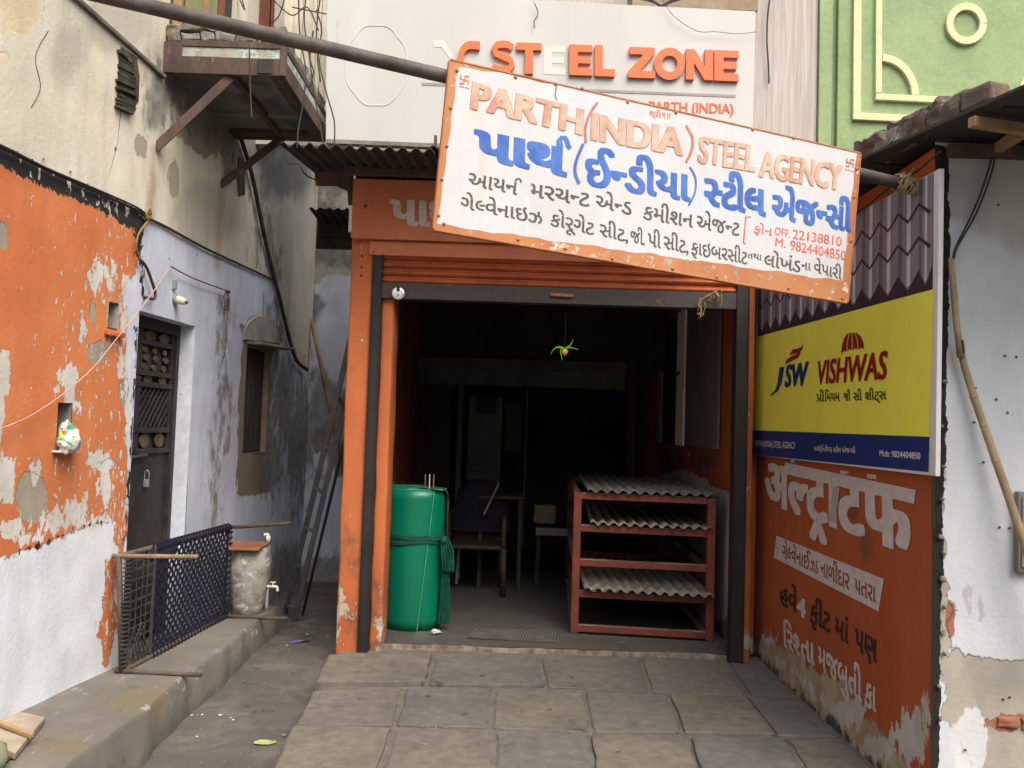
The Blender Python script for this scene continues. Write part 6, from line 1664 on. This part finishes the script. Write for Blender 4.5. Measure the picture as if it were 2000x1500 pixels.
# dark blanket bundled at the middle of the top rail
mb = MB(); c = cpt(.42, hgt*.93, -.03)
mb.lathe(c-Ldn*.16, [(.02, 0), (.045, .06), (.05, .18), (.04, .30), (.015, .36)], 14, Ldn); roughen(mb.build('dark_rag', M['navy'], smooth=True, label='dark navy rag tucked behind the top rail of the cot', cat='rag'), .03, 12)

# ------------------------------------------------------------------ water jar, lid, tap and pipe
pc = Vector((-1.865, 6.30, ZP)); zj = oy(486, 1072, 6.2).z
jr = empty('water_jar', pc, 'whitewashed clay water jar with a small tap behind the cot', 'jar')
mjar = lmat('jar_whitewash', ((.42, .41, .37), (.33, .32, .29)), [dict(a=None, th=-.1, c=(.21, .20, .185), amp=1.0, s=8, e=.5, h=-.3), dict(a=None, th=-.45, c=(.55, .54, .51), amp=1.3, s=13, e=.15), dict(a=None, th=-.75, c=(.12, .115, .105), amp=1.3, s=16, e=.15)], bump=.7, st=(1, 1, 1))
H_ = zj-ZP; Rj = .154
mb = MB(); mb.lathe(pc, [(Rj*.66, 0), (Rj*.72, H_*.12), (Rj*.86, H_*.35), (Rj*.98, H_*.6), (Rj*1.02, H_*.74), (Rj*.98, H_*.88), (Rj*.88, H_*.95), (Rj*.84, H_*.97), (Rj*.86, H_)], 36); mb.build('jar_body', mjar, jr, smooth=True)
tpj = pc+Vector((Rj*.9, -.02, H_*.42))
mb = MB(); mb.tube([tpj, tpj+Vector((.05, -.01, 0))], .009, 8); mb.tube(smooth_path([tpj+Vector((.05, -.01, 0)), tpj+Vector((.075, -.012, -.002)), tpj+Vector((.08, -.012, -.03))], 4), .010, 8); mb.bar(tpj+Vector((.045, -.01, .03)), tpj+Vector((.045, -.01, .005)), .008, .008); mb.bar(tpj+Vector((.025, -.01, .032)), tpj+Vector((.065, -.01, .032)), .009, .007); mb.build('tap', M['plastic_white'], jr)
ld = empty('jar_lid', pc+Vector((0, 0, H_)), 'orange brown square board covering the water jar', 'lid')
q4 = [oz(446, 1072, zj+.012), oz(506, 1073, zj+.012), oz(530, 1060, zj+.012), oz(452, 1059, zj+.012)]
mb = MB(); mb.hexa([p-Vector((0, 0, .010)) for p in q4]+[p+Vector((0, 0, .008)) for p in q4]); mb.build('lid_board', pmat('lid_orange', (.36, .15, .08), (.28, .11, .06), 6, .75, .3, 40), ld, bev=.003)
pw_ = [oy(524, 1100, 6.42), oy(524, 1052, 6.42), oy(522, 1044, 6.42), oy(516, 1045, 6.42)]
mb = MB(); mb.tube(smooth_path([Vector((pw_[0].x, 6.42, ZP))]+pw_, 5), .0125, 10); 
wp = mb.build('water_pipe', M['plastic_white'], smooth=True, label='thin white plastic pipe with an elbow rising behind the jar', cat='pipe')
mb = MB(); mb.lathe(pw_[1]+Vector((0, 0, -.01)), [(.0165, -.015), (.0165, .03)], 12); mb.build('elbow', M['plastic_white'], wp, smooth=True)

# ------------------------------------------------------------------ steel ladder and iron bars leaning on the shop's flank
xw = X0+.02
fA, fB, fC = oz(556, 1203, -.10), oz(574, 1216, -.10), oz(590, 1205, -.10)
def topx(px, py): return ox(px, py, xw)
ldr = empty('iron_ladder', fB, 'grey iron ladder leaning against the flank of the shop', 'ladder')
mird = pmat('ladder_iron', (.075, .075, .08), (.11, .11, .115), 7, .55, .3, 60)
A0, A1 = fA, ox(693, 628, xw); B0, B1 = fB, ox(701, 672, xw)
for a, b in ((A0, A1), (B0, B1)):
    mb = MB(); mb.bar(a, b, .040, .014, up=(0, 1, 0)); mb.build('stile', mird, ldr, bev=.002)
for t in (.04, .20, .34, .48, .62, .78):
    mb = MB(); mb.bar(A0.lerp(A1, t), B0.lerp(B1, t+.01), .022, .022); mb.build('rung', mird, ldr, bev=.002)
mb = MB(); mb.bar(fC, ox(702, 740, xw), .020, .020, up=(0, 1, 0)); mb.build('iron_bar', M['black_steel'], label='thin black iron bar leaning beside the iron ladder', cat='iron bar', bev=.002)
mb = MB(); a = oy(607, 622, YB-.05); b = oy(652, 830, YB-.25); cc_ = b+(b-a)*.75
mb.tube([a, (a+b)/2, b, cc_], [.017, .019, .02, .02], 10); mb.build('bamboo_stick', M['bamboo_dark'], smooth=True, label='brown bamboo stick leaning on the end wall of the alley', cat='bamboo pole')

# slanting old pole lying against the left wall and cables
mb = MB(); mb.tube(smooth_path([lwp(x, y, .03) for x, y in ((470, 268), (492, 340), (512, 440), (530, 520), (548, 590), (566, 665), (580, 705), (600, 722))], 4), .017, 8); mb.build('drain_pipe', M['bamboo_dark'] if False else M['wood_old'], smooth=True, label='thin dark old pipe running down the back part of the house wall', cat='pipe')
mb = MB(); P_ = [(-200, 200), (0, 287), (90, 330), (180, 371), (262, 408), (286, 424), (330, 446), (400, 484), (470, 517), (540, 549)]
mb.tube(smooth_path([lwp(x, y, .018) for x, y in P_], 5), .0085, 7); mb.tube(smooth_path([lwp(x, y-4+2*sin(x*.02), .026) for x, y in P_[:6]], 5), .006, 6)
mb.build('wall_cable', M['cable'], smooth=True, label='thick black cable running along the top of the orange paint band', cat='cable')
cl = MB(); c0_ = lwp(289, 420, .03)
for k in range(5): cl.tube([c0_+Vector((.0, .022*cos(a_)+.004*k, .030*sin(a_)+.003*k)) for a_ in [2*pi*i/12 for i in range(13)]], .006, 6)
cl.tube(smooth_path([lwp(x, y, .03) for x, y in ((289, 432), (272, 455), (266, 480), (272, 500))], 5), .006, 6)
cl.build('cable_coil', M['bamboo_dark'], smooth=True, label='small coil of brown cable at the end of the black band', cat='cable coil')
mb = MB(); mb.tube(smooth_path([lwp(x, y, .03) for x, y in ((272, 506), (285, 520), (296, 548), (303, 572), (300, 584), (285, 580))], 5), .009, 8); mb.build('bent_hose', pmat('hose_brown', (.13, .05, .035), (.05, .035, .03), 5, .6, .2, 40), smooth=True, label='bent brown conduit above the top of the black door', cat='conduit')
mb = MB(); mb.tube(smooth_path([lwp(x, y, .03) for x, y in ((333, 520), (370, 540), (410, 556), (445, 568))], 5), .0045, 6)
mb.tube(smooth_path([lwp(x, y, .03) for x, y in ((445, 568), (449, 590), (444, 612), (443, 660), (437, 700))], 5), .003, 6)
for k in range(3): mb.tube(smooth_path([lwp(445+rnd.uniform(-3, 3), 568, .03), lwp(433+k*5, 590, .03), lwp(438+k*4, 606, .03), lwp(447, 580, .03)], 5), .003, 5)
mb.lathe(lwp(445, 570, .03), [(.012, -.016), (.012, .016)], 8, n2)
mb.build('red_wire', M['cable_red'], smooth=True, label='dark red wire sagging along the bluish wall to a small junction', cat='wire')
mb = MB(); mb.tube(smooth_path([lwp(x, y, .045) for x, y in ((-40, 850), (0, 838), (60, 812), (120, 772), (180, 720), (233, 655), (285, 590), (333, 520))], 5), .0034, 6); mb.build('pink_string', M['string_pink'], smooth=True, label='pink string stretched across the peeling orange wall', cat='string')
# bulb holder
bh = empty('bulb_holder', lwp(345, 585), 'cream lamp holder without a bulb above the black door', 'lamp holder')
c = lwp(340, 585); 
mb = MB(); mb.lathe(c, [(.030, 0), (.034, .014), (.030, .022)], 20, n2); mb.build('base', pmat('holder_green', (.22, .28, .24), (.18, .22, .2), 5, .5, .1, 30), bh, smooth=True)
dv = (n2+Vector((0, -.25, -.25))).normalized()
mb = MB(); mb.lathe(c+n2*.02, [(.026, 0), (.028, .02), (.022, .045), (.018, .065), (.016, .066)], 18, dv); mb.build('shade', pmat('holder_cream', (.62, .58, .45), (.55, .5, .4), 5, .4, .05, 30), bh, smooth=True)
mb = MB(); mb.lathe(c+n2*.02+dv*.064, [(.010, 0), (.010, .014), (.004, .016)], 12, dv); mb.build('socket', M['brass'], bh, smooth=True)
mb = MB(); mb.box(lwp(338, 565, .0)+Vector((-.002, -.016, 0)), lwp(338, 556, .0)+Vector((.02, .016, .03))); mb.build('bracket', bpy.data.materials['holder_green'], bh, bev=.003)

# plastic bag stuffed in the niche
bgm, nt_, bs_ = newmat('bag_print'); t_ = NT(nt_)
f_ = t_.noise(16, 2, .5, (1, 1, 1), 1.0)
c_ = t_.mix(t_.sm(f_, .53, .57), (.58, .56, .50), (.05, .30, .20)); c_ = t_.mix(t_.sm(t_.noise(11, 2, .5, (1.3, 1, 1), .6), .62, .66), c_, (.55, .45, .06)); c_ = t_.mix(t_.sm(t_.noise(13, 2, .5, (1, 1.7, 1), .6), .63, .68), c_, (.05, .28, .36))
t_.l(c_, bs_.inputs['Base Color']); bs_.inputs['Roughness'].default_value = .4; t_.bump(t_.noise(22, 4, .6), bs_, .8, .02)
c = lwp(133, 856, .035)
vs = []; nA, nBq = 26, 16
for j in range(nBq+1):
    ph = pi*j/nBq
    for i in range(nA):
        th = 2*pi*i/nA; v = Vector((.045*sin(ph)*cos(th), .058*sin(ph)*sin(th), .070*cos(ph)))
        r = 1+.55*noise.noise(v*16)+.5*abs(noise.noise(v*38+Vector((3, 1, 2)))); vs.append(c+v*r)
mb = MB(); mb.add(vs, [(j*nA+i, j*nA+(i+1) % nA, (j+1)*nA+(i+1) % nA, (j+1)*nA+i) for j in range(nBq) for i in range(nA)]); bgo = mb.build('plastic_bag', bgm, label='crumpled white and green plastic bag stuffed in the wall niche', cat='plastic bag'); autosmooth(bgo, 35)

# ------------------------------------------------------------------ small things on the ground
Yg = lambda px, py: oz(px, py, -.14)
c = Yg(517, 1453)
lf = MB(); o2 = [(-.055, .0), (-.03, .03), (0, .036), (.03, .022), (.062, .006), (.04, -.012), (.03, -.026), (-.01, -.03), (-.045, -.026)]
lf.add([c+Vector((x, y, .008+.010*abs(x)*10*.3+noise.noise(Vector((x*30, y*30, 0)))*.006)) for x, y in o2]+[c+Vector((0, 0, .004))], [(i, (i+1) % 9, 9) for i in range(9)])
lfo = lf.build('fallen_leaf', pmat('leaf_green', (.33, .42, .14), (.42, .44, .20), 12, .6, .3, 40), label='yellow green leaf lying on the dark alley floor', cat='leaf')
mb = MB(); mb.tube([c+Vector((-.05, -.004, .010)), c+Vector((.055, .006, .014))], .0016, 5); mb.build('midrib', bpy.data.materials['leaf_green'], lfo)
c = Yg(554, 1439); mb = MB(); mb.lathe(c, [(.004, -.002), (.016, .003), (.014, .012), (.004, .016)], 10); roughen(mb.build('pebble', M['stone_dark'], smooth=True, label='grey pebble beside the fallen leaf', cat='pebble'), .006, 40)
c = oz(587, 1256, -.10)
mb = MB(); mb.prism([c+Vector(v) for v in ((-.07, -.02, .006), (-.02, .01, .014), (.04, .05, .010), (.07, .045, .016), (.03, .0, .02), (-.03, -.035, .008))], (0, 0, .004)); roughen(mb.build('blue_wrapper', pmat('wrapper_blue', (.05, .06, .30), (.30, .25, .42), 25, .4, .3, 30), label='crumpled blue wrapper on the alley floor near the ladder', cat='wrapper'), .02, 30)
lt = MB()
for px, py, s in ((430, 1399, .009), (455, 1338+70, .008), (395, 1398, .007), (385, 1441, .007), (450, 1404, .006), (374, 1399, .008), (600, 1240, .010), (560, 1262, .008), (640, 1245, .006), (660, 1235, .006)):
    c = oz(px, py, -.135 if py > 1300 else -.09); a_ = rnd.uniform(0, 3)
    lt.prism([c+Vector((s*cos(a_+k*1.6)*rnd.uniform(.7, 1.4), s*sin(a_+k*1.6)*rnd.uniform(.7, 1.4), .006)) for k in range(4)], (0, 0, .002))
lt.build('litter_scraps', M['white_paint'], kind='stuff', label='tiny pale paper scraps strewn on the alley floor')
gt = MB()
for k in range(900):
    r_ = rnd.random()
    if r_ < .55: p = Vector((rnd.uniform(-1.7, -1.0), rnd.uniform(2.2, 8), 0)); p.z = zal(p.x, p.y)+.003
    elif r_ < .8: p = Vector((rnd.uniform(-.9, 1.6), rnd.uniform(2.5, 5.7), .006))
    else: p = Vector((rnd.uniform(-2.1, -1.75), rnd.uniform(2.5, 6), ZP+.003))
    s = rnd.uniform(.0012, .0042)
    gt.add([p+Vector((s, 0, 0)), p+Vector((0, s, 0)), p+Vector((-s, 0, 0)), p+Vector((0, -s, 0)), p+Vector((0, 0, s))], [(0, 1, 4), (1, 2, 4), (2, 3, 4), (3, 0, 4)])
gt.build('grit', M['grey_sheet'], kind='stuff', label='scattered grit and crumbs on the paving and floors')
# plank and stick at the foot of the left wall
q4 = [oz(-60, 1440, ZP+.02), oz(30, 1478, ZP+.02), oz(86, 1406, ZP+.02), oz(40, 1396, ZP+.02)]
mb = MB(); mb.hexa([p-Vector((0, 0, .016)) for p in q4]+[p+Vector((0, 0, .012)) for p in q4]); roughen(mb.build('loose_slab', pmat('slab_pale', (.34, .29, .22), (.24, .21, .165), 5, .85, .4, 40), label='loose pale stone slab lying against the foot of the white wall', cat='slab', bev=.004), .008, 8)
mb = MB(); mb.bar(oz(-70, 1385, ZP+.052), oz(62, 1437, ZP+.045), .022, .018); mb.build('short_stick', M['wood_tan'], label='short yellow wooden stick lying on the loose slab', cat='stick', bev=.003)
gp_ = oz(-6, 1500, ZP)
ps_ = empty('plant_sack', gp_, 'pale green sack corner standing at the bottom left of the step', 'sack')
c = oz(4, 1496, ZP+.02)
mb = MB(); mb.lathe(Vector((c.x-.05, c.y, ZP)), [(.05, 0), (.062, .05), (.055, .09), (.03, .11)], 14); roughen(mb.build('sack_body', pmat('sack_green', (.24, .27, .19), (.17, .18, .12), 9, .8, .4, 30), ps_, smooth=True), .012, 20)
mb = MB(); mb.prism([oz(x, y, ZP+.006) for x, y in ((2, 1470), (28, 1476), (14, 1490), (-10, 1492))], (0, 0, .006)); mb.build('dark_chip', M['dark_sheet'], ps_)
mb = MB(); c = oz(20, 1458, ZP+.006); mb.prism([c+Vector(v) for v in ((-.008, -.01, 0), (.006, -.012, 0), (.01, .008, 0), (-.004, .014, 0))], (0, 0, .008)); mb.build('white_crumb', M['plastic_white'], label='small bright white scrap beside the loose slab', cat='paper scrap')

# cables hanging round the balcony corner
for P_, y in (([(583, -20), (585, 60), (597, 140), (592, 200), (583, 250), (580, 290)], YA-.05), ([(600, -20), (594, 40), (604, 110), (612, 170), (622, 230), (632, 285)], YA+.15), ([(628, -20), (618, 60), (625, 130), (640, 190), (653, 240), (652, 292)], YA+.2), ([(470, -10), (478, 20), (466, -6)], YU-.5), ([(530, -4), (570, 30), (600, 14), (622, 60)], YU-.5), ([(558, -10), (545, 30), (530, 45)], YU-.5), ([(570, 14), (640, 28)], YU-.5), ([(487, 82), (488, 150), (490, 200), (492, 231)], YA-.08), ([(612, 60), (605, 110), (612, 140), (606, 170)], YA+.1), ([(618, 20), (628, 60), (620, 110), (626, 160)], YA+.1)):
    hc = MB(); hc.tube(smooth_path([oy(x, yy, y) for x, yy in P_], 6), .0048, 5)
    hc.build('dangling_cable', M['cable'], smooth=True, label='black cable dangling round the balcony corner or across the slats behind it', cat='cable', group='cables dangling round the balcony corner')
mb = MB(); mb.tube(smooth_path([oy(x, y, 5.6) for x, y in ((560, 316), (568, 320), (585, 320), (592, 335), (602, 345), (616, 351))], 5), .005, 6); mb.build('loose_cable', M['cable'], smooth=True, label='loose black cable looping under the left end of the eave', cat='cable')

# ------------------------------------------------------------------ houses across the lane, behind the viewer, that shade the shop's depth
op = empty('opposite_house', (0, -9, 0), 'plain plastered house across the lane behind the viewer', 'house')
mop_ = pmat('opposite_plaster', (.34, .31, .27), (.28, .25, .22), 3, .9, .3, 30)
mb = MB(); mb.box((-12, -13, -.3), (12, -9, 4.6)); mb.build('wall', mop_, op)
for k in range(7):
    x = -9+k*3
    mb = MB(); mb.box((x-.5, -8.99, 1.0), (x+.5, -8.95, 2.4)); mb.build('window', M['dark_room'], op, bev=.01)

# hairline cracks in the plaster of the left wall
for nme, P_ in (('crack', [(238, 205), (232, 250), (226, 290), (218, 320), (213, 350), (215, 380)]), ('crack', [(95, 60), (70, 110), (80, 170), (60, 210)]), ('crack', [(508, 890), (510, 920), (506, 965)])):
    mb = MB(); mb.tube(smooth_path([lwp(x+rnd.uniform(-1.5, 1.5), y, .002) for x, y in P_], 6), .0016, 4); mb.build(nme, M['cable'], wall)
for px, py, s in ((85, 310, .006), (137, 335, .006), (171, 360, .005), (34, 297, .004), (250, 365, .006), (225, 291, .010), (385, 497, .006), (467, 520, .005), (330, 505, .006), (445, 620, .004), (350, 640, .004), (352, 770, .006)):
    mb = MB(); mb.lathe(lwp(px, py), [(s, 0), (s*1.1, .004)], 7, n1); roughen(mb.build('plaster_hole', M['stone_dark'], wall), s*.6, 60)
